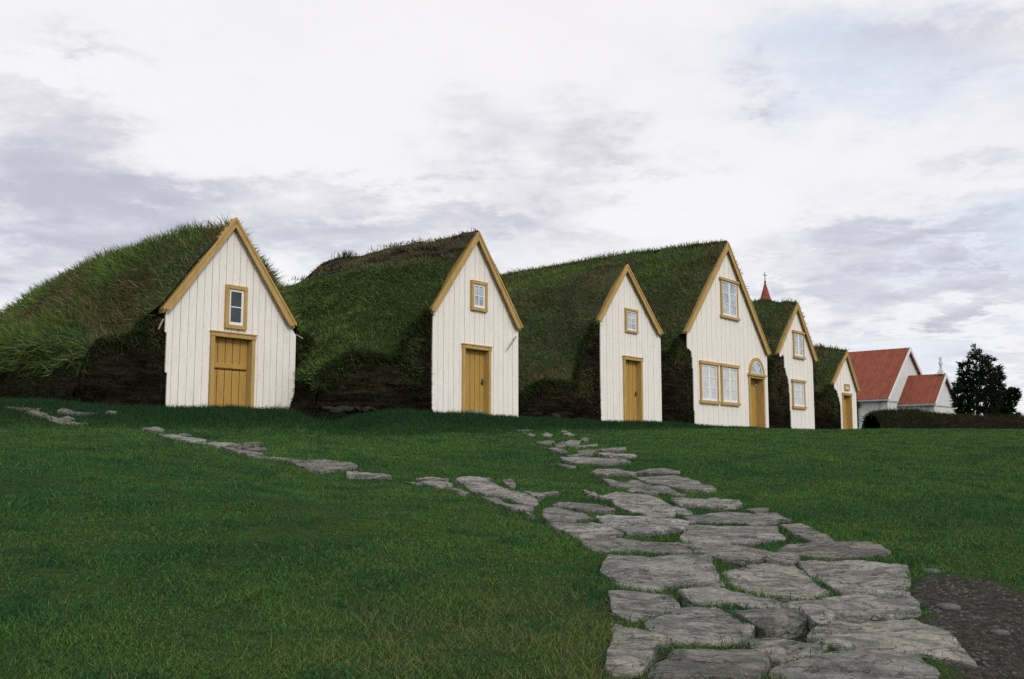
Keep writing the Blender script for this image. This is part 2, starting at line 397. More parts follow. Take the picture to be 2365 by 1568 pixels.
# ------------------------------------------------------------------ flagstones: outlines read off the photograph in enlarged crops
CROP = {'a': (0, 1550, 1.6893), 'b': (1400, 1650, 1.6893), 'c': (2000, 1700, 1.9708), 'd': (2300, 2150, 1.3168)}
FLAGS = [
 ('d', 'broad low slab tapering to the left at the lawn edge, above the big striped slab', [45,35,150,28,260,30,370,38,470,45,560,52,605,75,632,105,560,112,500,106,420,98,320,95,230,92,170,88,120,85,75,60]),
 ('d', 'pale slab with a pointed right end above the lichen-spotted stone', [615,70,660,60,760,55,850,55,920,62,1000,85,1075,112,1040,120,980,128,880,136,800,140,730,122,690,110,655,102]),
 ('d', 'long narrow slab at the right edge of the path, standing on a dark shadow', [1150,52,1280,52,1400,52,1530,52,1580,65,1640,98,1600,108,1500,115,1380,118,1260,114,1180,100,1075,96,1090,80]),
 ('d', 'large striped slab against the left lawn edge, low in the photo', [190,130,320,135,450,135,560,130,712,122,712,170,730,200,745,230,780,275,788,285,700,288,600,278,520,275,440,292,380,295,310,280,250,270,215,245,175,210,160,195,170,160]),
 ('d', 'lichen-spotted pale stone in the middle of the path, five-sided', [780,205,850,185,900,175,960,158,1010,150,1100,162,1150,165,1200,205,1260,245,1330,290,1320,310,1240,335,1160,332,1080,322,1020,322,940,305,850,265]),
 ('d', 'square-cornered slab at the right edge beside the bare soil', [1200,147,1240,142,1320,150,1450,150,1560,155,1690,165,1735,170,1748,250,1745,312,1640,314,1540,305,1430,310,1385,285,1335,250,1275,225,1220,190,1195,170]),
 ('d', 'small grey wedge just above the lichen-spotted stone', [1080,128,1120,118,1165,138,1140,158,1040,146]),
 ('d', 'blocky stone at the left edge below the striped slab', [195,330,300,325,400,315,490,320,515,345,530,400,500,408,440,425,400,438,320,460,260,445,215,430,200,390]),
 ('d', 'leaf-shaped stone with a sharp dark crease in the centre of the path', [580,325,660,315,780,310,890,318,980,335,1020,345,1072,395,1000,398,900,386,800,366,740,380,660,366,625,345]),
 ('d', 'big grey slab with a clean straight front edge, lower centre', [520,414,640,394,745,390,800,424,850,454,925,484,900,530,880,570,780,571,640,574,490,570,440,545,400,520,380,497,440,464,500,434]),
 ('d', 'smooth bluish stone pointing down at the brown soil pocket', [830,404,920,410,1000,414,1150,418,1180,440,1195,465,1130,490,1060,502,1010,495,960,480,905,452]),
 ('d', 'wide slab with a deep black gap under its front, right of centre', [1095,378,1150,358,1280,352,1350,328,1480,326,1600,329,1740,334,1790,365,1805,410,1790,430,1720,438,1600,440,1480,438,1350,430,1220,406]),
 ('d', 'small pale wedge between the bluish stone and the biggest right slab', [1205,438,1340,452,1335,470,1310,490,1270,483,1225,460]),
 ('d', 'very large grey slab sloping to the bare soil at the lower right', [1262,545,1300,505,1380,468,1450,458,1600,467,1790,467,1830,490,1950,540,1985,580,2040,640,2085,710,1990,690,1890,668,1790,650,1650,632,1550,624,1430,618,1350,608,1290,590]),
 ('d', 'tall narrow stone in the lower left corner of the path', [200,492,250,502,330,527,420,562,475,577,465,600,425,605,410,640,395,680,375,720,300,745,190,742,180,700,205,600]),
 ('d', 'rippled stone on the bottom edge of the photo, left of the cracked slab', [545,630,620,612,740,606,760,604,830,592,910,582,990,625,1000,640,985,690,965,735,900,768,700,775,410,772,430,710,500,680,510,650]),
 ('d', 'mid-sized stone under the brown soil pocket, above the cracked slab', [942,562,1040,567,1160,582,1268,597,1288,610,1258,633,1180,654,1080,664,1040,656,1012,633,962,602]),
 ('d', 'broad cracked slab on the bottom edge of the photo, right of centre', [1072,700,1180,680,1250,660,1340,645,1450,635,1560,640,1700,655,1780,668,1810,700,1880,745,1890,800,1500,810,1200,800,1100,765,1060,730]),
 ('c', 'pale broad slab of the middle path, right of the big rounded slab', [1485,830,1560,812,1640,800,1800,798,1950,794,2100,803,2165,812,2180,860,2222,900,2200,918,2100,928,1960,955,1850,950,1700,962,1560,958,1455,935,1446,910,1485,870]),
 ('c', 'big rounded slab in the very middle of the path, widest at the top', [765,705,860,694,960,697,1100,708,1230,737,1350,752,1480,772,1520,780,1470,798,1440,860,1330,868,1250,886,1150,896,1000,886,905,850,865,820,805,770]),
 ('c', 'pale stone with a long left tip hanging over the lawn edge', [418,790,550,792,680,797,770,802,825,822,875,852,960,870,955,888,900,902,780,908,700,926,640,912,590,880,520,840,440,815]),
 ('c', 'roundish pale stone at the fork where the side path leaves', [352,690,372,667,440,662,560,677,660,692,695,720,725,740,712,758,620,763,560,780,470,776,380,762,354,740]),
 ('c', 'long pale slab with scooped lower edge on the right of the path', [1465,715,1560,707,1680,692,1780,678,1880,692,2000,702,2150,702,2200,732,2275,765,2180,775,2100,796,2000,794,1900,770,1760,777,1650,772,1560,763,1522,750]),
 ('c', 'large uneven slab with a dark hollow, above the big rounded slab', [785,590,860,572,960,557,1080,572,1200,577,1250,592,1300,622,1400,647,1480,680,1495,693,1420,692,1330,676,1220,666,1180,684,1050,676,940,648,900,620,805,605]),
 ('c', 'thin sliver of stone below the slab with a dark hollow', [1135,702,1200,694,1290,699,1360,709,1330,725,1250,735,1180,725]),
 ('c', 'stepped stone just above the roundish stone at the fork', [435,640,482,622,580,627,700,627,780,647,885,680,820,683,740,682,640,677,560,663,505,655]),
 ('c', 'weathered slab above a green grassy notch on the right side', [1365,592,1480,578,1620,577,1690,567,1750,592,1850,602,1888,630,1820,643,1700,641,1560,636,1450,642,1402,620]),
 ('c', 'wide diagonal slab running down to the right, upper path', [1070,417,1150,412,1260,406,1380,404,1460,427,1540,457,1600,487,1695,520,1600,526,1480,517,1385,503,1285,483,1180,463,1105,440]),
 ('c', 'flat cap stone behind the wide diagonal slab', [1092,388,1160,372,1280,367,1380,380,1405,390,1300,393,1180,396]),
 ('c', 'long curved slab left of the wide diagonal slab', [815,452,900,462,990,472,1060,458,1130,467,1230,492,1335,507,1440,540,1425,556,1330,546,1230,526,1130,508,1010,497,905,488]),
 ('c', 'small dark oval stone below the long curved slab', [1010,517,1060,508,1140,519,1225,553,1150,556,1075,543]),
 ('c', 'thin pale tongue of stone pointing left across the lawn, upper path', [722,400,790,387,880,384,970,397,1055,407,1020,418,930,413,850,422,775,413]),
 ('c', 'slanting sliver in the grass left of the slab with a dark hollow', [660,538,700,555,770,590,740,600,690,576]),
 ('c', 'longest step-like slab crossing the narrow far path', [482,268,600,270,720,277,850,287,970,292,1012,316,920,323,870,331,780,323,660,313,562,303,518,290]),
 ('c', 'sliver of stone below the left end of the step-like slab', [436,313,490,331,578,346,540,351,480,341]),
 ('c', 'wavy slab just beyond the step-like slab on the right', [768,248,860,252,960,247,1050,254,1062,268,1000,273,900,266,822,264]),
 ('c', 'flat slab at the right edge of the far path, second beyond the step-like slab', [798,211,880,204,985,202,988,219,900,226,822,224]),
 ('c', 'narrow strip of stone just beyond the step-like slab on the left', [542,246,640,242,718,243,700,251,602,255]),
 ('c', 'narrow strip of stone in the middle of the far path', [612,219,700,213,778,215,740,225,652,227]),
 ('c', 'slab slanting along the left edge of the far path', [348,183,430,191,528,212,470,214,402,200]),
 ('c', 'thin pale strip leading the left edge of the far path', [302,151,360,147,422,151,400,164,342,160]),
 ('c', 'squarish stone of the far path beside the thin pale strip', [434,165,500,152,538,170,500,180,452,179]),
 ('c', 'bright lumpy stone in the centre of the far path', [518,160,560,142,638,147,618,169,552,174]),
 ('c', 'narrow strip below the bright lumpy stone', [562,183,660,179,758,181,720,189,622,191]),
 ('c', 'rounded stone on the right of the bright lumpy stone', [642,142,658,118,698,132,693,149,660,152]),
 ('c', 'small bright stone near the top of the path', [332,96,370,87,412,100,390,109,347,107]),
 ('c', 'thin slanting stone at the top left end of the path', [167,82,220,90,268,101,230,103]),
 ('c', 'small flat stone at the top right end of the path', [502,94,545,90,580,97,540,102]),
 ('c', 'farthest stone of the path, below the third gable', [482,71,510,68,540,74,505,78]),
 ('c', 'thin buried stone at the far end, below the second gable', [142,64,200,59,258,65,200,71]),
 ('c', 'half-buried sliver in the lawn at the right edge of the path', [1958,667,2020,658,2105,664,2080,681,2000,679]),
 ('c', 'dark slab sunk in the grass at the far right of the path', [2225,800,2320,797,2420,817,2540,882,2620,935,2560,948,2440,928,2335,888,2285,850]),
 ('b', 'long diagonal slab, the largest of the side path near the fork', [724,490,770,482,880,487,960,507,1050,542,1150,577,1240,602,1262,628,1200,633,1120,613,1000,588,902,573,824,550,804,530,762,505]),
 ('b', 'low slab along the lawn below the largest slab of the side path', [908,598,1000,602,1070,632,1160,637,1220,652,1215,670,1150,670,1080,658,1000,633]),
 ('b', 'front one of two pale stones lying close together on the side path', [472,489,560,485,640,493,678,502,678,520,600,520,520,506]),
 ('b', 'rear one of two pale stones lying close together on the side path', [472,470,520,459,600,466,648,478,560,481]),
 ('b', 'flat stone touching the top end of the largest side path slab', [762,468,850,459,943,463,920,472,820,477]),
 ('b', 'small round stone above the largest side path slab', [1044,500,1085,493,1114,508,1104,527,1076,524]),
 ('b', 'triangular stone wedged between fork and largest side path slab', [1184,562,1280,568,1380,562,1398,570,1330,579,1270,602,1232,584]),
 ('b', 'thin sliver in the grass below two pale side path stones', [657,538,720,546,788,570,740,568]),
 ('b', 'sliver buried in the lawn edge just left of the fork', [1172,687,1200,694,1240,718,1210,710]),
 ('b', 'long pale strip on the side path just right of the lone broad slab', [2,429,120,434,248,442,256,454,150,449,4,444]),
 ('b', 'thin strip linking two halves of the side path', [386,479,430,484,480,498,440,497]),
 ('a', 'lone broad pale slab in the middle of the side path', [1962,520,2050,516,2150,512,2260,517,2340,541,2405,550,2380,568,2280,573,2180,583,2100,573,2042,545]),
 ('a', 'lower slab under the tilted plate on the side path', [1502,420,1570,427,1680,452,1768,468,1700,469,1600,459]),
 ('a', 'flat pale slab left of the tilted plate on the side path', [1392,379,1480,375,1580,380,1622,390,1560,403,1470,400]),
 ('a', 'tilted plate of stone propped up on the side path', [1542,412,1640,401,1740,387,1745,395,1660,410,1580,417]),
 ('a', 'squat slab at the right of the tilted plate', [1654,420,1740,406,1803,407,1798,429,1740,443,1682,434]),
 ('a', 'long slab of the side path below the first gable', [1084,321,1180,324,1290,342,1382,352,1378,369,1280,366,1182,349]),
 ('a', 'far tip stone of the side path below the first gable', [978,291,1060,287,1103,295,1080,304,1012,299]),
 ('a', 'small stone above the long slab below the first gable', [1202,319,1245,313,1290,320,1250,326]),
 ('a', 'thin sunken strip between tilted plate and lone broad slab', [1702,479,1800,487,1958,499,1900,502,1780,494]),
 ('a', 'leftmost flat stone near the dark turf wall', [52,139,130,137,248,151,230,159,122,149]),
 ('a', 'narrow stone second in the leftmost cluster', [187,169,250,167,308,190,290,203,242,189]),
 ('a', 'largest curved stone of the leftmost cluster', [322,201,400,217,470,237,572,246,500,254,402,248,352,229]),
 ('a', 'small stone above the curved stone of the leftmost cluster', [422,213,455,206,500,216,460,225]),
 ('a', 'long straight stone behind the leftmost cluster', [412,175,440,167,560,174,648,173,600,181,482,183]),
 ('a', 'small outlying stone between leftmost cluster and first gable', [722,172,750,165,780,171,750,177]),
]
flag_polys = []            # world XY outlines, used to keep the grass off them
def make_flag(crop, label, pts):
    ox, oy, sc = CROP[crop]
    P = np.array(pts, float).reshape(-1, 2)
    uv = np.stack([(ox + P[:, 0] / sc), (oy + P[:, 1] / sc)], 1) * (2365.0 / 4096.0)
    W2 = np.array([ground_hit(u, v) for u, v in uv])
    # resample the outline and roughen it
    nxt = np.roll(W2, -1, 0); seg = np.linalg.norm(nxt - W2, axis=1); L = seg.sum()
    n = int(np.clip(L / .045, 22, 70)); cum = np.concatenate([[0], np.cumsum(seg)])
    out = []
    for k in range(n):
        d = L * k / n; i = min(np.searchsorted(cum, d, 'right') - 1, len(seg) - 1); t = (d - cum[i]) / max(seg[i], 1e-6)
        out.append(W2[i] * (1 - t) + nxt[i] * t)
    out = np.array(out)
    cen = out.mean(0)
    j = np.stack([out[:, 0], out[:, 1], out[:, 0] * 0], 1)
    out = out + .018 * np.stack([fbm(j, 5, 3, 31), fbm(j, 5, 3, 47)], 1)
    flag_polys.append(out.copy())
    rad = np.linalg.norm(out - cen, axis=1).mean()
    out = cen + (out - cen) * (1 + .036 / max(rad, .08))
    zc = ground_z(cen[0:1], cen[1:2])[0]
    tilt = RNG.normal(0, .016, 2); lift = RNG.uniform(.012, .032) + .012 * sstep(8.5, 14, cen[1]) + .008 * sstep(.35, .12, rad)
    rings = [(1.0, -.12), (1.004, -.008), (.994, .001)] + [(q, .004) for q in (.975, .955, .92, .88, .84, .79, .74, .68, .62, .55, .48, .40, .32, .23, .13)]
    V = np.concatenate([np.column_stack([cen + (out - cen) * q, np.full(n, d_)]) for q, d_ in rings] + [np.array([[cen[0], cen[1], .004]])])
    und = np.concatenate([np.full(n, w_) for w_ in [0, .5, .85] + [1.0] * 15] + [np.array([1.0])])
    gz = ground_z(V[:, 0], V[:, 1])
    nz = np.column_stack([V[:, 0] + cen[1] * 9, V[:, 1] * 1.9, V[:, 0] * 0])
    h = fbm(nz, 1.7, 4, 61) * 1.3
    terr = np.floor(h * 5) / 5 + .2 * sstep(.72, 1.0, h * 5 - np.floor(h * 5))      # split layers of slate
    rough = .026 * terr + .009 * fbm(nz, 6, 3, 77) - .012 * np.exp(-(fbm(nz, 2.2, 3, 99) / .05) ** 2)
    V[:, 2] += gz + lift + und * rough + (V[:, 0] - cen[0]) * tilt[0] + (V[:, 1] - cen[1]) * tilt[1]
    F = []
    m = len(rings)
    for r_ in range(m - 1):
        for k in range(n):
            a, b = r_ * n + k, r_ * n + (k + 1) % n
            F.append((a, b, b + n, a + n))
    for k in range(n): F.append(((m - 1) * n + k, (m - 1) * n + (k + 1) % n, m * n))
    base = np.array([cen[0], cen[1], zc])
    me = bpy.data.meshes.new('flagstone'); me.from_pydata([tuple(v) for v in (V - base)], [], F); me.update()
    # counter-clockwise or not: make normals point outwards
    if sum(p.normal.z * p.area for p in me.polygons) < 0: me.flip_normals()
    me.polygons.foreach_set('use_smooth', [i >= 2 * n for i in range(len(me.polygons))])
    me.materials.append(M['flag'])
    o = link('flagstone', me, None, tuple(base))
    tag(o, label, 'flagstone', 'flagstones of the footpath')
for f in FLAGS: make_flag(*f)
tilted = [o for o in COL.objects if o.get('label', '').startswith('tilted plate')][0]
tilted.rotation_euler = (0, R(-7), 0); tilted.location.z += .05

def in_polys(X, Y, polys, shrink=1.0):
    hit = np.zeros(len(X), bool)
    for p in polys:
        c_ = p.mean(0); q = c_ + (p - c_) * shrink
        lo, hi = q.min(0), q.max(0)
        idx = np.nonzero((X > lo[0]) & (X < hi[0]) & (Y > lo[1]) & (Y < hi[1]) & ~hit)[0]
        if not len(idx): continue
        x, y = X[idx], Y[idx]; ins = np.zeros(len(idx), bool)
        for i in range(len(q)):
            x0, y0 = q[i]; x1, y1 = q[i - 1]
            if y0 == y1: continue
            ins ^= ((y0 > y) != (y1 > y)) & (x < (x1 - x0) * (y - y0) / (y1 - y0) + x0)
        hit[idx[ins]] = True
    return hit
def crop_poly(crop, pts):
    ox, oy, sc = CROP[crop]; P = np.array(pts, float).reshape(-1, 2)
    return np.array([ground_hit((ox + x / sc) * .57739, (oy + y / sc) * .57739) for x, y in P])
DIRT = [crop_poly('d', [1830,215,1900,190,1990,200,2100,225,2230,260,2420,310,2600,420,2600,800,2000,800,1960,640,1860,500,1800,380,1790,280])]
SOIL = [crop_poly('d', p) for p in ([900,490,1010,505,1130,500,1220,470,1280,490,1250,540,1255,590,1130,570,950,550,890,560],
        [520,345,580,345,650,380,540,410], [1000,640,1060,680,1060,760,990,740], [475,585,540,600,500,670,400,730,410,650],
        [1340,445,1430,440,1700,445,1740,460,1600,462,1380,460,1330,490], [800,140,1000,130,1020,150,880,175,790,190], [1030,330,1160,340,1110,350,1070,385])]
rim = np.concatenate([p for p in flag_polys])

# ------------------------------------------------------------------ ground sheet
def axis(lo, hi, step_near, centre, growth=1.06):
    a = [centre]; st = step_near
    while a[-1] < hi: a.append(a[-1] + st); st = st if abs(a[-1] - centre) < 14 else st * growth * 1.06
    b = [centre]; st = step_near
    while b[-1] > lo: b.append(b[-1] - st); st = st if abs(b[-1] - centre) < 12 else st * growth * 1.06
    return np.array(sorted(set(b[1:] + a)))
gx = axis(-420, 420, .14, 0.5); gy = axis(-120, 520, .14, 13)
GX, GY = np.meshgrid(gx, gy); gv = np.column_stack([GX.ravel(), GY.ravel(), ground_z(GX, GY)])
j_ = np.column_stack([gv[:, 0], gv[:, 1], gv[:, 0] * 0])
wob = .22 * np.stack([fbm(j_, 3, 3, 3), fbm(j_, 3, 3, 13)], 1)
dirt = in_polys(gv[:, 0] + wob[:, 0], gv[:, 1] + wob[:, 1], DIRT, 1.0) | in_polys(gv[:, 0], gv[:, 1], SOIL, 1.1) | in_polys(gv[:, 0], gv[:, 1], flag_polys, 1.08)
gv[:, 2] -= .05 * (in_polys(gv[:, 0], gv[:, 1], SOIL, 1.0) | in_polys(gv[:, 0], gv[:, 1], flag_polys, .97))
nx, ny = len(gx), len(gy)
ii = (np.arange(ny - 1)[:, None] * nx + np.arange(nx - 1)[None, :]).ravel()
gf = np.stack([ii, ii + 1, ii + nx + 1, ii + nx], 1).ravel()
me = raw_mesh('ground', gv, gf, 4, M['ground'], True)
at = me.attributes.new('dirt', 'FLOAT', 'POINT'); at.data.foreach_set('value', dirt.astype(np.float32))
tag(link('ground', me), kind='structure')

# ------------------------------------------------------------------ lawn blades
def lawn():
    VS, FS, CS, off = [], [], [], 0
    def emit(X, Y, ln, wd, dry, two, dark=None):
        nonlocal off
        Z = ground_z(X, Y); P = np.column_stack([X, Y, Z - .004]); n = len(X)
        D = np.column_stack([RNG.normal(0, .75, n), RNG.normal(0, .75, n), np.ones(n)]); D /= np.linalg.norm(D, axis=1, keepdims=True)
        Q = np.column_stack([X, Y, X * 0])
        pa = fbm(Q, .55, 4, 21)[:, None]; pb = fbm(Q, 3.3, 3, 23)[:, None]; r = RNG.random((n, 1))
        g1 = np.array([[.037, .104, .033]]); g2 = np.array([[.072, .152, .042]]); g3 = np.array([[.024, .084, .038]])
        t = np.clip(.50 + 1.3 * pa + .6 * pb + .30 * sstep(12, 20, Y)[:, None], 0, 1)  # farther blades turn yellower, painting in the grazing light on the crest
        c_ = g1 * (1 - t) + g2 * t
        c_ = c_ + (g3 - c_) * np.clip(-pb * 1.6, 0, .8)
        c_ = c_ * (.35 + 1.3 * r)
        yl = (RNG.random(n) < .045)[:, None]; c_ = np.where(yl, np.array([[.17, .21, .060]]) * (.5 + .8 * RNG.random((n, 1))), c_)
        dr = (RNG.random(n) < dry)[:, None]
        c_ = np.where(dr, np.array([[.165, .160, .070]]) * (.5 + .8 * RNG.random((n, 1))), c_)
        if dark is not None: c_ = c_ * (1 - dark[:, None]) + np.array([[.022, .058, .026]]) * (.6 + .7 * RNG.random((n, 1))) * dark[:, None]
        ln = ln * np.where(dr[:, 0], 1.25, 1.0)
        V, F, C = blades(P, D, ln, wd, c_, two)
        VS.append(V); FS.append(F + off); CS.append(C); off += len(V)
    def clean(X, Y, keep_soil=.12):
        k = ~in_polys(X, Y, flag_polys, 1.0) & ~((Y > 9) & in_polys(X, Y, flag_polys, 1.06))
        j = np.column_stack([X, Y, X * 0]); w = .22 * np.stack([fbm(j, 3, 3, 3), fbm(j, 3, 3, 13)], 1)
        d = in_polys(X + w[:, 0], Y + w[:, 1], DIRT, 1.0) | in_polys(X, Y, SOIL, 1.0)
        k &= ~d | (RNG.random(len(X)) < keep_soil * .6)
        return X[k], Y[k]
    edges = np.arange(3.4, 29, .8)
    for y0 in edges:
        ym = y0 + .4
        rho = 7600 * (5.0 / max(ym, 4.6)) ** 1.25
        n = int(rho * .8 * (1.26 * ym + .5))
        Y = RNG.uniform(y0, y0 + .8, n); X = RNG.uniform(-.63, .63, n) * (Y + .4)
        q = (X - PLINE.x) * (-BACK.x) + (Y - PLINE.y) * (-BACK.y) + 1.75 * sstep(-2.2, -4.6, X)
        k = q > -1.9; X, Y = X[k], Y[k]
        X, Y = clean(X, Y)
        Qp = np.column_stack([X, Y, X * 0]); nb = 1.2 * fbm(Qp, .8, 3, 91) + 1.1 * fbm(Qp, 3.1, 2, 95)
        sc = max(1, ym / 5.0)
        ln = .028 * (.55 + .8 * RNG.random(len(X))) * np.clip(1 + .6 * nb, .35, 2.2) * sc ** .28
        wd = np.full(len(X), .0042 * sc ** .72)
        dry = np.clip(.012 + .05 * np.clip(fbm(Qp, 1.1, 3, 41), 0, 1) + .12 * np.exp(-((X + .0) / 1.1) ** 2 - ((Y - 5.6) / 1.2) ** 2), 0, .5)
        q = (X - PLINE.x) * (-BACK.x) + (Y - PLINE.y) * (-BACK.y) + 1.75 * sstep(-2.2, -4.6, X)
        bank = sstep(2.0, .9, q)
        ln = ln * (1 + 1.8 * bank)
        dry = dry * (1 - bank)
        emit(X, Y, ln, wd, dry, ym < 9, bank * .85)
    # tufts leaning over the rims of the flagstones
    k = RNG.integers(0, len(rim), 15000)
    X = rim[k, 0] + RNG.normal(0, .028, len(k)); Y = rim[k, 1] + RNG.normal(0, .028, len(k))
    X, Y = clean(X, Y, .3)
    emit(X, Y, .062 * (.5 + .8 * RNG.random(len(X))), np.full(len(X), .0065) * np.maximum(1, Y / 9), np.full(len(X), .07), True)
    # matted dry straw in the near lawn, low centre of the photo
    n = 3600; X = RNG.normal(.05, .75, n); Y = 4.75 + np.abs(RNG.normal(0, 1.1, n)); X, Y = clean(X, Y)
    n = len(X); keep = fbm(np.column_stack([X, Y, X * 0]), 2.4, 3, 71) > -.02; X, Y = X[keep], Y[keep]
    emit(X, Y, .065 * (.5 + .9 * RNG.random(len(X))), np.full(len(X), .0034), np.full(len(X), .92), True)
    # longer dark grass along the foot of the gables farther off
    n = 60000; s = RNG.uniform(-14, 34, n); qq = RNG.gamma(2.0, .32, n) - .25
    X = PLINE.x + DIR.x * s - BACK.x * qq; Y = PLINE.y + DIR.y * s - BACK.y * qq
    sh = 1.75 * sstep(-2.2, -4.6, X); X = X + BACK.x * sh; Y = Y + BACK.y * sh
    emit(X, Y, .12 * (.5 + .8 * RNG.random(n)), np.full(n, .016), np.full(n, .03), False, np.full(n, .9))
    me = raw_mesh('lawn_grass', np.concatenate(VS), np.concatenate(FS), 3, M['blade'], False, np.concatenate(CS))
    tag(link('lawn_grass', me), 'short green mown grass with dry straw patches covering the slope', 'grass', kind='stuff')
lawn()
def pebbles():
    V, F, off = [], [], 0
    n = 4200; lo, hi = DIRT[0].min(0), DIRT[0].max(0)
    X = RNG.uniform(lo[0], min(hi[0], 5), n); Y = RNG.uniform(lo[1], hi[1], n)
    k = in_polys(X, Y, DIRT, .97) & ~in_polys(X, Y, flag_polys, 1.05); X, Y = X[k], Y[k]
    oct_v = np.array([[1, 0, 0], [.6, .8, 0], [-.3, .9, 0], [-1, .1, 0], [-.6, -.8, 0], [.4, -.9, 0], [.3, .2, .55], [-.35, -.1, .5]])
    of = [(0, 1, 6), (1, 2, 6), (2, 7, 6), (2, 3, 7), (3, 4, 7), (4, 5, 7), (5, 6, 7), (5, 0, 6)]
    Z = ground_z(X, Y)
    for x, y, z in zip(X, Y, Z):
        s = .003 + .015 * RNG.random() ** 4; a = RNG.uniform(0, 6.28); r = np.array([[math.cos(a), -math.sin(a), 0], [math.sin(a), math.cos(a), 0], [0, 0, 1]])
        V.append((oct_v * (1 + .2 * RNG.normal(size=(8, 1)))) @ r.T * s + [x, y, z - .002]); F.append(np.array(of) + off); off += 8
    me = raw_mesh('gravel', np.concatenate(V), np.concatenate(F).ravel(), 3, M['pebble'], True)
    tag(link('gravel', me), 'loose grey pebbles on the bare soil right of the path', 'gravel', kind='stuff')
pebbles()

# ------------------------------------------------------------------ rocks
def rock_mesh(name, sx, sy, sz, seed, mat, nu=20, nv=12):
    u = np.linspace(0, 2 * np.pi, nu, endpoint=False); v = np.linspace(-np.pi / 2, np.pi / 2, nv)
    U, Vv = np.meshgrid(u, v); X = np.stack([np.cos(U) * np.cos(Vv), np.sin(U) * np.cos(Vv), np.sin(Vv)], -1).reshape(-1, 3)
    X = np.sign(X) * np.abs(X) ** .75
    X = X * (1 + .22 * fbm(X + seed * 3.7, 1.6, 3, seed))[:, None] * [sx, sy, sz]
    F = []
    for j in range(nv - 1):
        for i in range(nu): F += [j * nu + i, j * nu + (i + 1) % nu, (j + 1) * nu + (i + 1) % nu, (j + 1) * nu + i]
    return raw_mesh(name, X, F, 4, mat, True)

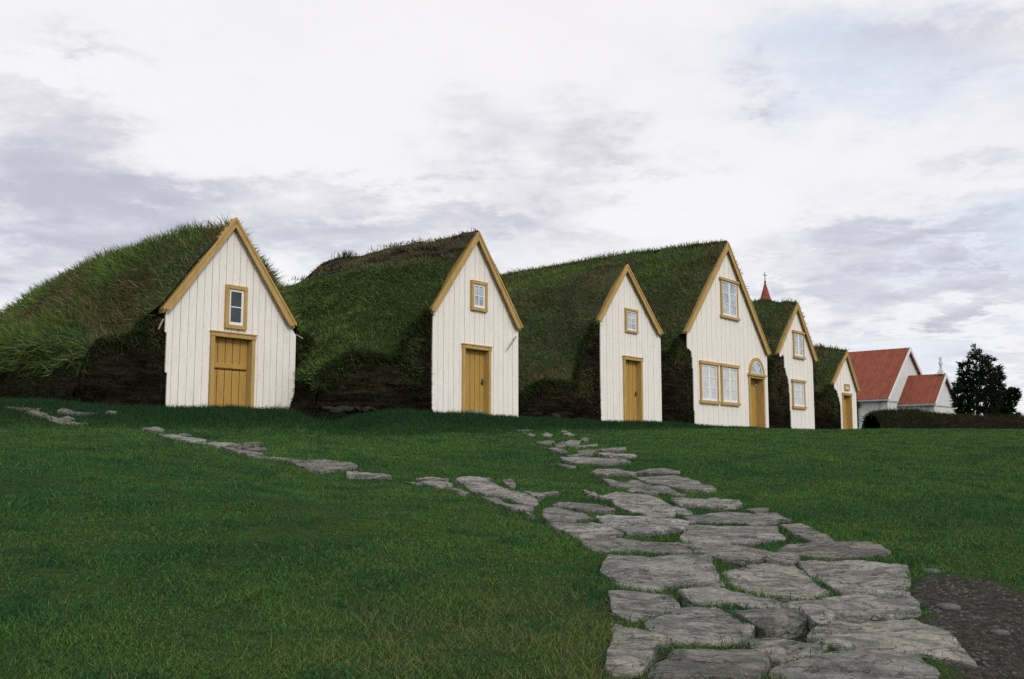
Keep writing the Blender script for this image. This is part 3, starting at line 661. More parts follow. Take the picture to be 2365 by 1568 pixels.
# ------------------------------------------------------------------ turf houses
def catmull(P, n):
    P = np.asarray(P, float); P = np.vstack([2 * P[0] - P[1], P, 2 * P[-1] - P[-2]])
    out = []; k = len(P) - 3
    for t in np.linspace(0, k, n):
        i = min(int(t), k - 1); f = t - i
        p0, p1, p2, p3 = P[i:i + 4]
        out.append(.5 * ((2 * p1) + (-p0 + p2) * f + (2 * p0 - 5 * p1 + 4 * p2 - p3) * f * f + (-p0 + 3 * p1 - 3 * p2 + p3) * f ** 3))
    return np.array(out)
def grid_faces(nj, ni):
    a = (np.arange(nj - 1)[:, None] * ni + np.arange(ni - 1)[None, :])
    return np.stack([a, a + 1, a + ni + 1, a + ni], -1)          # (nj-1, ni-1, 4)
def turf(H, root, A, TL, TR, sd, edge, xin, xl, xr):
    L, tl, tr, p = H['L'], H['tl'], H['tr'], H.get('p', 4)
    hl, hr = H['hl'], H['hr']; bl, br = H.get('bl', .12), H.get('br', .12); fat = H.get('fat', 1.0); rise = H.get('rise', .1)
    nj, ni = 46, 73
    s = np.linspace(0, 1, nj) ** 1.35
    rows, wall_lo = [], None
    for sj in s:
        b = sj * L; hf = 1 - sj ** p; e = min(1, b / 1.6) * fat; wf = 1 - H.get('wend', .35) * sj ** H.get('wpow', 4)
        c0 = A[0]
        shl, shr = (TL[0] - .10 - .30 * e, TL[1] + .03 + .10 * e), (TR[0] + .10 + (.30 + H.get('bx', 0)) * e, TR[1] + .03 + (.10 + .4 * H.get('bx', 0)) * e)
        rd = (A[0], A[1] + H.get('r0', .05) + rise * e)
        ml = (.5 * (shl[0] + rd[0]) - .05 - .20 * e, .5 * (shl[1] + rd[1]) + .03 + .14 * e)
        mr = (.5 * (shr[0] + rd[0]) + .05 + (.20 + .7 * H.get('bx', 0)) * e, .5 * (shr[1] + rd[1]) + .03 + .14 * e)
        rl, rr = (rd[0] - .18 - .10 * e, rd[1] - .20), (rd[0] + .18 + .10 * e, rd[1] - .20)
        wl = (TL[0] - .35 * e - tl * .70, hl); wr = (TR[0] + .35 * e + tr * .70, hr)
        ctl = [(TL[0] - tl - .1, -.3), (TL[0] - tl * .92, hl * .6), wl, shl, ml, rl, rd, rr, mr, shr, wr, (TR[0] + tr * .92, hr * .6), (TR[0] + tr + .1, -.3)]
        ctl = np.array([(c0 + (x - c0) * wf, -.3 + (z + .3) * max(hf, .02)) for x, z in ctl])
        rows.append(np.column_stack([catmull(ctl, ni), np.full(ni, b)]))
    G = np.array(rows)                                        # (nj, ni, [x, z, b])
    X, Zz, B = G[..., 0], G[..., 1], G[..., 2]
    kl, kr = sstep(TL[0] - .10, TL[0] - .75, X), sstep(TR[0] + .10, TR[0] + .75, X)
    low = np.where(X < A[0], hl, hr) * .95
    rd_ = np.clip(B / np.where(X < A[0], 1.3, H.get('round_r', 1.3)), 0, 1)
    Zz = Zz - (kl + kr) * np.maximum(Zz - low, 0) * (1 - np.sin(rd_ * np.pi / 2)) ** 1.0
    G[..., 1] = Zz
    inside = (X > TL[0] - .12) & (X < TR[0] + .12)
    rc = .55 * (sstep(TL[0] - .35 * tl, TL[0] - tl, X) + sstep(TR[0] + .35 * tr, TR[0] + tr, X))
    b0 = np.where(inside, -.105, np.where(X < A[0], bl, br) + rc)
    Yy = B + b0 * (1 - s)[:, None]
    P = np.stack([X, Yy, Zz], -1).reshape(-1, 3)
    # normals from the grid
    du = np.gradient(P.reshape(nj, ni, 3), axis=1); dv = np.gradient(P.reshape(nj, ni, 3), axis=0)
    nrm = np.cross(du, dv).reshape(-1, 3); nrm /= np.linalg.norm(nrm, axis=1, keepdims=True) + 1e-9
    cen = np.array([A[0], L * .5, .3]); flip = np.sign(((P - cen) * nrm).sum(1)); flip[flip == 0] = 1
    nrm *= flip[:, None]
    damp = sstep(.0, .6, (P[:, 1] + .05)) * .9 + .1
    rough = H.get('rough', 1.0)
    strata = np.sin(P[:, 2] * 9 + 2.2 * fbm(P * [1, 1, .3], .9, 2, sd + 3)) * .025 * rough
    disp = .13 * fbm(P, .75, 3, sd) + .07 * rough * fbm(P, 2.6, 3, sd + 5) + .035 * rough * fbm(P * [.5, .5, 2.4], 3.4, 2, sd + 9) + strata * (rough > 1.2)
    P = P + nrm * (disp * damp)[:, None]
    F = grid_faces(nj, ni); iw = int(round((ni - 1) * 1 / 12.0)); keep_roof = np.zeros((nj - 1, ni - 1), bool); keep_roof[:, iw:ni - 1 - iw] = True
    Pc = P.reshape(nj, ni, 3)[:-1, :-1]; zb = Pc[..., 2] + .35 * fbm(Pc.reshape(-1, 3), 1.1, 3, sd + 41).reshape(nj - 1, ni - 1)
    colx = np.arange(ni - 1)[None, :] * np.ones((nj - 1, 1))
    keep_roof = np.where(colx < (ni - 1) / 2, zb > hl * .5 * np.maximum(1 - s[:-1, None] ** p, .3), zb > hr * .5 * np.maximum(1 - s[:-1, None] ** p, .3))
    mat_r = M['turf_roof_dry' if H.get('crest') else 'turf_roof']
    roof = link('turf_roof', raw_mesh('turf_roof', P, F[keep_roof].reshape(-1), 4, mat_r, True), root)
    # walls: the lower flanks plus the front faces beside the gable
    WV, WF, off = [P], [F[~keep_roof].reshape(-1)], len(P)
    front = G[0]
    nz = 46
    for side in (0, 1):
        cols = [i for i in range(ni) if (front[i, 0] < TL[0] + 1.4 if side == 0 else front[i, 0] > TR[0] - .5)]
        if len(cols) < 2: continue
        xs0, zs0 = front[cols, 0], front[cols, 1]
        xs = np.linspace(xs0.min(), xin + .04, 110) if side == 0 else np.linspace(xr - .03, xs0.max(), 90); o_ = np.argsort(xs0); zs = np.interp(xs, xs0[o_], zs0[o_])
        lim = np.where((xs > xl - .05) & (xs < xr + .02), min(TL[1], TR[1]) - .05, 99); zs = np.minimum(zs, lim)
        t = np.linspace(0, 1, nz)
        Z = -.3 + (zs[None, :] + .3) * t[:, None]; Xg = np.repeat(xs[None, :], nz, 0)
        base = np.where((xs > xl - .05) & (xs < xr + .0), .06, (bl if side == 0 else br) + .55 * (sstep(TL[0] - .35 * tl, TL[0] - tl, xs) + sstep(TR[0] + .35 * tr, TR[0] + tr, xs)))
        batter = H.get('batter', .10)
        Yg = base[None, :] - batter * (1 - t[:, None]) * np.where((xs > xl) & (xs < xr), 0, 1)[None, :] + .0 * Z
        Q = np.stack([Xg, Yg, Z], -1).reshape(-1, 3)
        amp = np.where((Q[:, 0] > xl - .05) & (Q[:, 0] < xr + .03), .08, 1.0)
        Q[:, 1] += amp * (.07 * fbm(Q, 1.4, 3, sd + 11) + .05 * fbm(Q * [.6, 1, 3.2], 2.6, 2, sd + 15))
        Qw = Q + .06 * np.stack([fbm(Q, 2.3, 2, sd + 1), Q[:, 0] * 0, fbm(Q, 1.7, 2, sd + 2)], 1); ly = np.floor(Qw[:, 2] / .115); bk_ = np.floor(Qw[:, 0] / .31 + .5 * (ly % 2))
        Q[:, 1] += amp * (.085 * (_hash(bk_, ly, ly * 0, sd) - .5) + .05 * np.exp(-((Qw[:, 2] / .115 - ly) / .16) ** 2))
        WV.append(Q); WF.append((grid_faces(nz, len(xs)).reshape(-1)) + off); off += len(Q)
    wall = link('turf_wall', raw_mesh('turf_wall', np.concatenate(WV), np.concatenate(WF), 4, M['turf_wall'], True), root)
    # grass on the roof and sparse grass on the walls
    T = P[F[keep_roof].reshape(-1, 4)]; Nn = nrm[F[keep_roof].reshape(-1, 4)[:, 0]]
    def scatter(T, Nn, rho, ln, wd, droop, dark=False, clump=None):
        ar = .5 * np.linalg.norm(np.cross(T[:, 1] - T[:, 0], T[:, 2] - T[:, 0]), axis=1) + .5 * np.linalg.norm(np.cross(T[:, 2] - T[:, 0], T[:, 3] - T[:, 0]), axis=1)
        n = int(ar.sum() * rho); k = RNG.choice(len(T), n, p=ar / ar.sum())
        a, b = RNG.random((n, 1)), RNG.random((n, 1)); t = T[k]
        Q = (t[:, 0] * (1 - a) + t[:, 1] * a) * (1 - b) + (t[:, 3] * (1 - a) + t[:, 2] * a) * b; NN = Nn[k]
        if clump is not None:
            m = fbm(Q, 1.0, 3, sd + 33) + .5 * fbm(Q, 4, 2, sd + 35) > clump - RNG.random(n) * .5; Q, NN = Q[m], NN[m]; n = len(Q)
        if H.get('crest') and not dark:
            m = (Q[:, 2] + .5 * fbm(Q, 1.3, 3, sd + 71) < 3.75) | (RNG.random(n) < .28) | (fbm(Q, .9, 3, sd + 73) > .33); Q, NN = Q[m], NN[m]; n = len(Q)
        down = np.array([[0, 0, -1.0]]) - NN * (-NN[:, 2:3])
        D = NN * .55 + np.array([[0, 0, .55]]) + down * (droop * RNG.random((n, 1))) + RNG.normal(0, .38, (n, 3)); D /= np.linalg.norm(D, axis=1, keepdims=True)
        gm = fbm(Q, .55, 3, sd + 21) + .6 * fbm(Q * [1, 1, 1.6], 2.2, 3, sd + 23) + H.get('green', 0)
        if H.get('crest'): gm = gm - H['crest'] * sstep(TL[1] + .35 * (A[1] - TL[1]), A[1], Q[:, 2]) + .25 * H['crest']
        gm = gm - .9 * np.exp(-np.maximum(Q[:, 1], 0) / .8) * H.get('front_brown', .6) * .7
        t_ = np.clip(.5 + gm * 1.5 - .25 * H.get('green', 0), 0, 1)[:, None]; r = RNG.random((n, 1))
        green = np.array([[.094, .165, .042]]); brown = np.array([[.150, .120, .058]])
        c_ = (brown * (1 - t_) + green * t_) * (.35 + 1.05 * r) * np.clip(1 + .55 * fbm(Q * [1, .8, 1.5], 1.15, 3, sd + 81), .4, 1.7)[:, None]
        tipc = (RNG.random(n) < .12)[:, None]; c_ = np.where(tipc, np.array([[.23, .21, .10]]) * (.4 + .8 * r), c_)
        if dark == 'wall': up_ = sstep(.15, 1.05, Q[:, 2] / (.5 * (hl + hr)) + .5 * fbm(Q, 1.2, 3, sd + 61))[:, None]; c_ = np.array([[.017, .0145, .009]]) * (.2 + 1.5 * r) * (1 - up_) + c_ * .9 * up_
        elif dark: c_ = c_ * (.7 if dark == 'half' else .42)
        l = ln * (.35 + .95 * RNG.random(n)) * (1 + .5 * np.clip(fbm(Q, 1.3, 2, sd + 27), -1, 1))
        l = l * (.75 + .25 * sstep(-.05, .5, Q[:, 1]))
        return blades(Q - NN * .02, D, l, np.full(n, wd), c_, True)
    w_ = H.get('bw', .018)
    def fringe():
        fr = P.reshape(nj, ni, 3)[0]; out = []
        for i in range(ni - 1):
            a, b = fr[i], fr[i + 1]
            if (TL[0] - .03 < a[0] < TR[0] + .03) or max(a[2], b[2]) < .55 * min(hl, hr): continue
            if (TL[0] - .32 < a[0] < A[0] and a[2] > TL[1] - .30) or (A[0] < a[0] < TR[0] + .32 and a[2] > TR[1] - .30): continue
            n = int(np.linalg.norm(b - a) * 420); out.append(a + (b - a) * RNG.random((n, 1)) + RNG.normal(0, .045, (n, 3)))
        Q = np.concatenate(out); n = len(Q)
        D = RNG.normal(0, .45, (n, 3)) + [0, -.75, -.55]; D /= np.linalg.norm(D, axis=1, keepdims=True)
        c_ = np.where(RNG.random((n, 1)) < .55, [[.040, .085, .024]], [[.06, .05, .026]]) * (.25 + .9 * RNG.random((n, 1)))
        return blades(Q, D, .24 * (.25 + RNG.random(n)), np.full(n, w_), c_, True)
    Tc, Tall = [], []
    for Q in WV[1:]:
        q = Q.reshape(nz, -1, 3); qa = grid_faces(nz, q.shape[1]).reshape(-1, 4); tq = Q[qa]
        fade = tq[:, 0, 2] / max(hl, .5) + .35 * fbm(tq[:, 0], 1.6, 3, sd + 51) > .62
        Tall.append(tq[(tq[:, 1, 0] < edge(tq[:, 0, 2]) - .01) | (tq[:, 0, 0] > xr + .03)]); Tc.append(tq[fade & ((tq[:, 1, 0] < xl - .05) | (tq[:, 0, 0] > xr + .05))])
    Tc = np.concatenate(Tc); Tall = np.concatenate(Tall)
    parts = [scatter(T, Nn, H.get('rho', 520), H.get('gl', .17), w_, .9, clump=H.get('clump'))]
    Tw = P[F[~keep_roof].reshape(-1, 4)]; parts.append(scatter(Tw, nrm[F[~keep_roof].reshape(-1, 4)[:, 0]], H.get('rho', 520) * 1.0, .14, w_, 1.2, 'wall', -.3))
    parts.append(fringe())
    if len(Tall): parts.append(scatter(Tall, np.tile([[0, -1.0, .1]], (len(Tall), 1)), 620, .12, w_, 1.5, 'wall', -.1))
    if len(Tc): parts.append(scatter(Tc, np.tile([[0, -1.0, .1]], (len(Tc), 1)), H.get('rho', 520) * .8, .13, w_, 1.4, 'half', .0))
    for (bt, cnt, rad_, hg) in H.get('tufts', ()):
        jj = np.argmin(np.abs(s * L - bt)); c0_ = P.reshape(nj, ni, 3)[jj, ni // 2]
        Q = c0_ + RNG.normal(0, 1, (cnt, 3)) * [rad_ * .6, rad_, .03]; D = RNG.normal(0, .35, (cnt, 3)) + [0, 0, 1.0]; D /= np.linalg.norm(D, axis=1, keepdims=True)
        parts.append(blades(Q, D, hg * RNG.uniform(.4, 1.1, cnt), np.full(cnt, .02), np.array([[.034, .075, .028]]) * RNG.uniform(.4, 1.3, (cnt, 1)), True))
    VS, FS, CS, off = [], [], [], 0
    for V, Fb, C in parts: VS.append(V); FS.append(Fb + off); CS.append(C); off += len(V)
    g = link('roof_grass', raw_mesh('roof_grass', np.concatenate(VS), np.concatenate(FS), 3, M['blade'], False, np.concatenate(CS)), roof)
    g['kind'] = 'stuff'
    return roof, wall

def slope_line(A, T):          # z of the straight roof edge at x
    return lambda x: A[1] + (T[1] - A[1]) * (x - A[0]) / (T[0] - A[0])
def make_window(root, r, cols, rows, glassm, head=0.0, sill=0.0, fw=.075, sash_w=.045, casements=1, label=None):
    x0, x1, z0, z1 = r
    f = MB(); yf, yb = -.075, -.004
    f.box(x0, x0 + fw, yf, yb, z0 + fw, z1 - fw); f.box(x1 - fw, x1, yf, yb, z0 + fw, z1 - fw)
    f.box(x0 - head, x1 + head, yf - (.03 if head else .004), yb, z1 - fw, z1 + (.02 if head else 0))
    f.box(x0 - sill, x1 + sill, yf - (.03 if sill else .004), yb, z0 - (.02 if sill else 0), z0 + fw)
    win = f.build('window', M['ochre'], root, bevel=.006)
    if label: win['label'] = label
    a0, a1, b0, b1 = x0 + fw, x1 - fw, z0 + fw, z1 - fw
    s = MB(); y0, y1 = -.045, -.008; W_ = (a1 - a0) / casements
    for k in range(casements):
        c0, c1 = a0 + k * W_ + (.002 if k else 0), a0 + (k + 1) * W_ - (.002 if k < casements - 1 else 0)
        s.box(c0, c0 + sash_w, y0, y1, b0, b1); s.box(c1 - sash_w, c1, y0, y1, b0, b1)
        s.box(c0 + sash_w, c1 - sash_w, y0, y1, b0, b0 + sash_w * 1.2); s.box(c0 + sash_w, c1 - sash_w, y0, y1, b1 - sash_w, b1)
        for i in range(1, cols):
            xm = c0 + sash_w + (c1 - c0 - 2 * sash_w) * i / cols; s.box(xm - .011, xm + .011, y0 + .006, y1, b0 + sash_w * 1.2, b1 - sash_w)
        for i in range(1, rows):
            zm = b0 + sash_w * 1.2 + (b1 - b0 - 2.2 * sash_w) * i / rows; s.box(c0 + sash_w, c1 - sash_w, y0 + .009, y1, zm - .011, zm + .011)
    s.build('sash', M['sash'], win)
    g = MB(); g.box(a0 + .005, a1 - .005, -.022, -.012, b0 + .005, b1 - .005); g.build('pane', glassm, win)
def plank_door(root, r, planks, fw, deep=.13, split=None, knob=None, rail=False, plain=False, frame_top=True, arch=None):
    x0, x1, z0, z1 = r
    a0, a1, b1 = x0 + fw, x1 - fw, z1 - (fw if frame_top else 0)
    m = MB(); W_ = (a1 - a0) / planks
    for k in range(planks):
        c0, c1 = a0 + k * W_ + (.009 if not plain else .002), a0 + (k + 1) * W_ - (.009 if not plain else .002)
        for (q0, q1) in ([(z0, b1)] if split is None else [(z0, split - .012), (split + .012, b1)]):
            m.box(c0, c1, deep - .03, deep, q0, q1)
    if split is not None: m.box(a0 + .02, a1 - .02, deep - .055, deep - .031, split + .03, split + .13)
    d = m.build('door', M['ochre_door'], root, bevel=.005)
    bk = MB(); bk.box(a0, a1, deep + .001, deep + .03, z0, b1); bk.build('door_backing', M['groove'], d)
    f = MB(); f.box(x0, a0, -.06, deep + .03, z0 - .02, z1 - (fw if frame_top else 0)); f.box(a1, x1, -.06, deep + .03, z0 - .02, z1 - (fw if frame_top else 0))
    if frame_top:
        f.box(x0 - .012, x1 + .012, -.072, deep + .03, z1 - fw, z1); f.box(x0 - .03, x1 + .03, -.09, -.002, z1 + .001, z1 + .03)
    f.box(x0, x1, -.05, deep + .03, z0 - .1, z0 - .021)
    f.build('door_frame', M['ochre'], d, bevel=.006)
    if knob:
        kx, kz = knob[:2]
        h = MB()
        if len(knob) > 2 and knob[2] == 'white':
            h.tube((kx, deep - .03, kz), (kx, deep - .10, kz), .014, .03, 10); h.build('handle', M['knob'], d)
        else:
            h.box(kx - .025, kx + .025, deep - .042, deep - .03, kz - .08, kz + .08); h.tube((kx, deep - .04, kz), (kx, deep - .09, kz), .012); h.box(kx - .10, kx + .015, deep - .10, deep - .08, kz - .012, kz + .012)
            h.build('handle', M['iron'], d)
    if rail:
        h = MB(); h.box(a0 + .02, a1 - .02, deep - .07, deep - .031, z0 + .13, z0 + .20); h.build('kick_bar', M['greywood'], d, bevel=.004)
    return d

class House:
    def __init__(s, name, label, anchor, H):
        s.H = H; s.p = anchor
        s.root = empty('turf_house', tuple(anchor), math.atan2(DIR.y, DIR.x))
        tag(s.root, label, 'turf house', 'white gabled turf houses in a row')
    def loc(s, u, v, y=0.0):
        d = ray(u, v); t = (s.p.dot(BACK) + y) / d.dot(BACK); q = d * t - s.p
        return (q.dot(DIR), q.z)
    def rect(s, u0, u1, y00, y01, y10, y11):
        """left/right pixel columns; top edge rows at left and right, bottom edge rows at left and right"""
        x0, z1a = s.loc(u0, y00); x1, z1b = s.loc(u1, y01); _, z0a = s.loc(u0, y10); _, z0b = s.loc(u1, y11)
        return (x0, x1, (z0a + z0b) / 2, (z1a + z1b) / 2)
def build_house(label, anchor, A, TL, TR, left, right, floor, openings, H, sd, board=.175, barge=.24, double=False):
    h = House('turf_house', label, anchor, H); root = h.root
    A, TL, TR = h.loc(*A, -.13), h.loc(*TL, -.13), h.loc(*TR, -.13)
    E = [h.loc(*q) for q in left]; xr = h.loc(*right)[0]; xr_b = xr
    fl, fr = slope_line(A, TL), slope_line(A, TR)
    roof_z = lambda x: (fl(x) if x < A[0] else fr(x))
    ez = np.array([e[1] for e in E][::-1]); ex = np.array([e[0] for e in E][::-1])     # ascending z
    def bottom(x):
        if x >= ex[0]: return -.06
        # lowest z at which the left edge is left of x
        for zq in np.linspace(ez[0], ez[-1], 60):
            if np.interp(zq, ez, ex) <= x: return zq
        return ez[-1]
    rects = {k: h.rect(*v[1]) for k, v in openings.items()}
    cuts = [(k, r) for k, r in rects.items()]
    m = MB(); bk = MB(); x = ex.min() ; i = 0
    rr = random.Random(sd)
    xs = [x]
    while xs[-1] < xr - .08: xs.append(xs[-1] + board * rr.uniform(.95, 1.05))
    xs[-1] = xr
    for i in range(len(xs) - 1):
        a0, a1 = xs[i], xs[i + 1]
        proud = (i % 2 == 0)
        y0, y1 = (-.012, .012) if proud else (-.008, .012)
        a0 += .006; a1 -= .006
        a0, a1 = max(a0, ex.min()), min(a1, xr + .01)
        br = sorted({a0, a1} | {q for _, r in cuts for q in (r[0] + .02, r[1] - .02) if a0 < q < a1} | {q for q in np.arange(ex.min(), ex[0], .045) if a0 < q < a1} | ({A[0]} if a0 < A[0] < a1 else set()))
        for c0, c1 in zip(br[:-1], br[1:]):
            if c1 - c0 < .004: continue
            xm = (c0 + c1) / 2
            zb = bottom(xm) + (rr.uniform(-.05, .05) if xm < ex[0] else 0)
            t0, t1 = roof_z(c0) - .09, roof_z(c1) - .09
            spans = [(zb, None)]
            for _, r in sorted(cuts, key=lambda q: q[1][2]):
                if r[0] + .02 - 1e-6 <= c0 and c1 <= r[1] - .02 + 1e-6:
                    last = spans.pop()
                    lo, hi = r[2] + .03, r[3] - .03
                    if lo > last[0] + .02: spans.append((last[0], lo))
                    spans.append((max(hi, last[0]), None))
            for lo, hi in spans:
                T0, T1 = (t0, t1) if hi is None else (min(hi, t0), min(hi, t1))
                if min(T0, T1) - lo < .02: continue
                m.prism([(c0, lo), (c1, lo), (c1, T1), (c0, T0)], y0, y1)
                ca, cb = (c0 - .006 if abs(c0 - a0) < 1e-6 and i else c0), (c1 + .006 if abs(c1 - a1) < 1e-6 and i < len(xs) - 2 else c1)
                bk.prism([(ca, lo + .02), (cb, lo + .02), (cb, T1), (ca, T0)], .0125, .026)
    gw = m.build('gable_wall', M['white'], root); bk.build('backing_boards', M['board_gap'], gw)
    # bargeboards
    for T, sgn in ((TL, -1), (TR, 1)):
        slope = (A[1] - T[1]) / abs(A[0] - T[0]); ang = math.atan(slope)
        vert = barge / math.cos(ang)
        hor = barge / math.sin(ang)
        b = MB(); k = 14; up, lo = [], []
        for i in range(k + 1):
            t = i / k; up.append((A[0] + (T[0] - A[0]) * t, A[1] + (T[1] - A[1]) * t))
        for i in range(k + 1):
            t = i / k * (1 - 0) ; L0 = (A[0], A[1] - vert); L1 = (T[0] - sgn * hor * .96, T[1] - (.02 if sgn < 0 else .05))
            j = rr.uniform(-.012, .012) if 0 < i < k else 0
            lo.append((L0[0] + (L1[0] - L0[0]) * t, L0[1] + (L1[1] - L0[1]) * t + j))
        for i in range(k):
            q = [up[i], lo[i], lo[i + 1], up[i + 1]]
            if sgn > 0: q = q[::-1]
            n = len(b.v)
            b.v += [(x_, -.145, z_) for x_, z_ in q] + [(x_, -.115, z_) for x_, z_ in q]
            f_ = [(0, 1, 2, 3), (7, 6, 5, 4)] + [(0, 3, 7, 4), (2, 1, 5, 6)] + ([(1, 0, 4, 5)] if i == 0 else []) + ([(3, 2, 6, 7)] if i == k - 1 else [])
            b.f += [tuple(n + w for w in f) for f in f_]
        bo = b.build('bargeboard', M['ochre'], root)
        # roof edge planks behind the bargeboard, seen from below
        e = MB(); th = .05 / math.cos(ang)
        q = [up[0], (up[0][0], up[0][1] - th), (up[-1][0] - sgn * .02, up[-1][1] - th), up[-1]]
        q = [(x_, z_ - .004) for x_, z_ in q]
        e.prism(q if sgn < 0 else q[::-1], -.113, .06); e.build('roof_edge_plank', M['ochre'], bo)
        if double or True:
            e = MB(); w2 = .04 / math.cos(ang)
            q = [(up[0][0], up[0][1] + .015), (up[0][0], up[0][1] - w2), (up[-1][0], up[-1][1] - w2 * .5), (up[-1][0] + sgn * .02, up[-1][1] + .015)]
            e.prism(q if sgn < 0 else q[::-1], -.162, -.147); e.build('top_trim', M['ochre'], bo)
    roof, wall = turf(H, root, A, TL, TR, sd, lambda z: np.interp(z, ez, ex), ex[0], ex.min(), xr)
    for k, v in openings.items():
        v[0](h, root, rects[k])
    h.A, h.TL, h.TR, h.wall = A, TL, TR, wall
    return h

def anchor_on_line(u, v):
    d = ray(u, v); t = PLINE.dot(BACK) / d.dot(BACK); return d * t
h1 = build_house('nearest turf house, white gable with two-part ochre door and dark two-pane window',
    at_depth(535, 953, 21.0), (545, 503), (378, 712), (683, 750), [(382, 714), (382.5, 800), (382, 850), (385, 880), (383, 915), (385, 946)], (680, 900), 950,
    {'window': (lambda h, r, q: make_window(r, q, 1, 2, M['glass_dark'], fw=.085, sash_w=.05), (519.4, 568.4, 656.4, 664.5, 757.5, 764)),
     'door': (lambda h, r, q: plank_door(r, q, 5, .085, .14, split=q[2] + .55 * (q[3] - q[2])), (486, 587, 765.5, 777.7, 952.5, 956.5))},
    dict(wend=.5, L=12.6, tl=1.3, tr=1.25, hl=1.45, hr=1.85, p=3.0, wpow=3, fat=1.1, rise=.0, r0=-.10, round_r=.35, gl=.25, green=.34, bx=.55, rough=.8, front_brown=.5, rho=480), 101, board=.175, barge=.125)
h2 = build_house('turf house with four-pane attic window and a grey bar across its plank door',
    anchor_on_line(1097, 962), (1105.5, 535), (996.4, 716), (1205, 756), [(999, 720), (1000, 760), (1003, 800), (1000, 850), (998, 900), (997, 930), (1000, 958)], (1196.5, 850), 962,
    {'window': (lambda h, r, q: make_window(r, q, 2, 2, M['glass_sky'], fw=.085, sash_w=.05), (1085.3, 1121.7, 645.9, 653.9, 716.2, 721.9)),
     'door': (lambda h, r, q: plank_door(r, q, 5, .085, .14, knob=(q[1] - .16, q[2] + .92), rail=True), (1066, 1130.7, 795.8, 803.4, 962, 970.5))},
    dict(L=12.5, tl=2.6, tr=2.0, hl=1.40, hr=1.1, p=3.6, bl=.3, br=1.2, fat=.6, gl=.12, green=.62, rough=1.9, crest=1.2, rise=.05, rho=620, clump=-.6, tufts=((4.9, 110, .17, .20), (2.3, 90, .3, .12), (3.1, 70, .3, .12), (1.5, 80, .3, .10), (6.6, 70, .3, .16))), 202, board=.19, barge=.13)
h3 = build_house('narrow turf house with small six-pane attic window, left of the tallest house',
    anchor_on_line(1458, 978), (1448.4, 610.5), (1380.8, 741.3), (1529.5, 770.1), [(1386, 745), (1386.5, 800), (1389, 860), (1387, 920), (1387.5, 968)], (1526.7, 880), 978,
    {'window': (lambda h, r, q: make_window(r, q, 2, 3, M['glass_sky'], fw=.07, sash_w=.04), (1441.2, 1469.2, 711.3, 716.3, 767, 771.1)),
     'door': (lambda h, r, q: plank_door(r, q, 4, .085, .15, knob=(q[1] - .16, q[2] + .95)), (1437.5, 1480.4, 823.4, 829, 977, 983))},
    dict(L=10.0, tl=2.7, tr=1.1, hl=1.15, hr=1.5, p=3.0, bl=.25, br=.5, fat=.8, gl=.15, green=.16, front_brown=1.1, rough=1.2), 303, board=.17, barge=.135)
h4 = build_house('tallest turf house with arched fanlight over its door and two ground-floor windows',
    anchor_on_line(1690, 988), (1681.2, 559.5), (1583.5, 764.8), (1779.2, 817.1), [(1586.4, 768), (1586.5, 806), (1596, 810), (1600, 850), (1604, 885), (1603, 940), (1605, 984)], (1773, 900), 988,
    {'upper': (lambda h, r, q: make_window(r, q, 1, 3, M['glass_sky'], head=.08, sill=.07, fw=.075, sash_w=.06, casements=2, label='tall curtained attic window'), (1661.5, 1700, 641, 653, 731.5, 739.5)),
     'lwl': (lambda h, r, q: make_window(r, q, 1, 3, M['glass_curtain'], head=.04, sill=.06, fw=.085, sash_w=.065, casements=2, label='curtained window farther from the door'), (1613.9, 1655, 834, 839, 928.8, 933)),
     'lwr': (lambda h, r, q: make_window(r, q, 1, 3, M['glass_curtain'], head=.04, sill=.06, fw=.085, sash_w=.065, casements=2, label='curtained window nearer the door'), (1662.4, 1701.5, 840.6, 846, 932.3, 937)),
     'door': (lambda h, r, q: plank_door(r, q, 1, .10, .30, knob=(q[1] - .20, q[2] + 1.72, 'white'), plain=True), (1727.2, 1762.6, 866, 870.5, 991.5, 994))},
    dict(L=18, tl=1.4, tr=1.0, hl=2.5, hr=2.3, p=6, bl=.12, br=.35, fat=.7, gl=.20, green=.08, rise=.10, rough=1.4, rho=380, bw=.024, front_brown=.8), 404, board=.185, barge=.19, double=True)
h5 = build_house('slim tall turf house right of the arched door, white gable with one window above another',
    anchor_on_line(1845, 992), (1842.4, 699.7), (1795.5, 814.9), (1887.2, 832.1), [(1800, 818), (1800.5, 823), (1811, 826), (1812, 850), (1818, 870), (1822, 890), (1825, 940), (1828, 992)], (1878.4, 900), 992,
    {'upper': (lambda h, r, q: make_window(r, q, 1, 3, M['glass_sky'], head=.05, sill=.05, fw=.075, sash_w=.06, casements=2, label='upper window of two casements'), (1828.8, 1852.8, 763, 769.5, 824.5, 829.5)),
     'lower': (lambda h, r, q: make_window(r, q, 2, 3, M['glass_curtain'], head=.06, sill=.05, fw=.08, sash_w=.055, label='lower curtained window'), (1827, 1855.5, 876, 881, 941, 945))},
    dict(L=11, tl=.8, tr=1.2, hl=2.0, hr=2.0, p=4.5, bl=.05, br=.4, fat=.95, gl=.20, green=.12, bx=.3, rise=.25, rho=330, bw=.026), 505, board=.2, barge=.155, double=True)
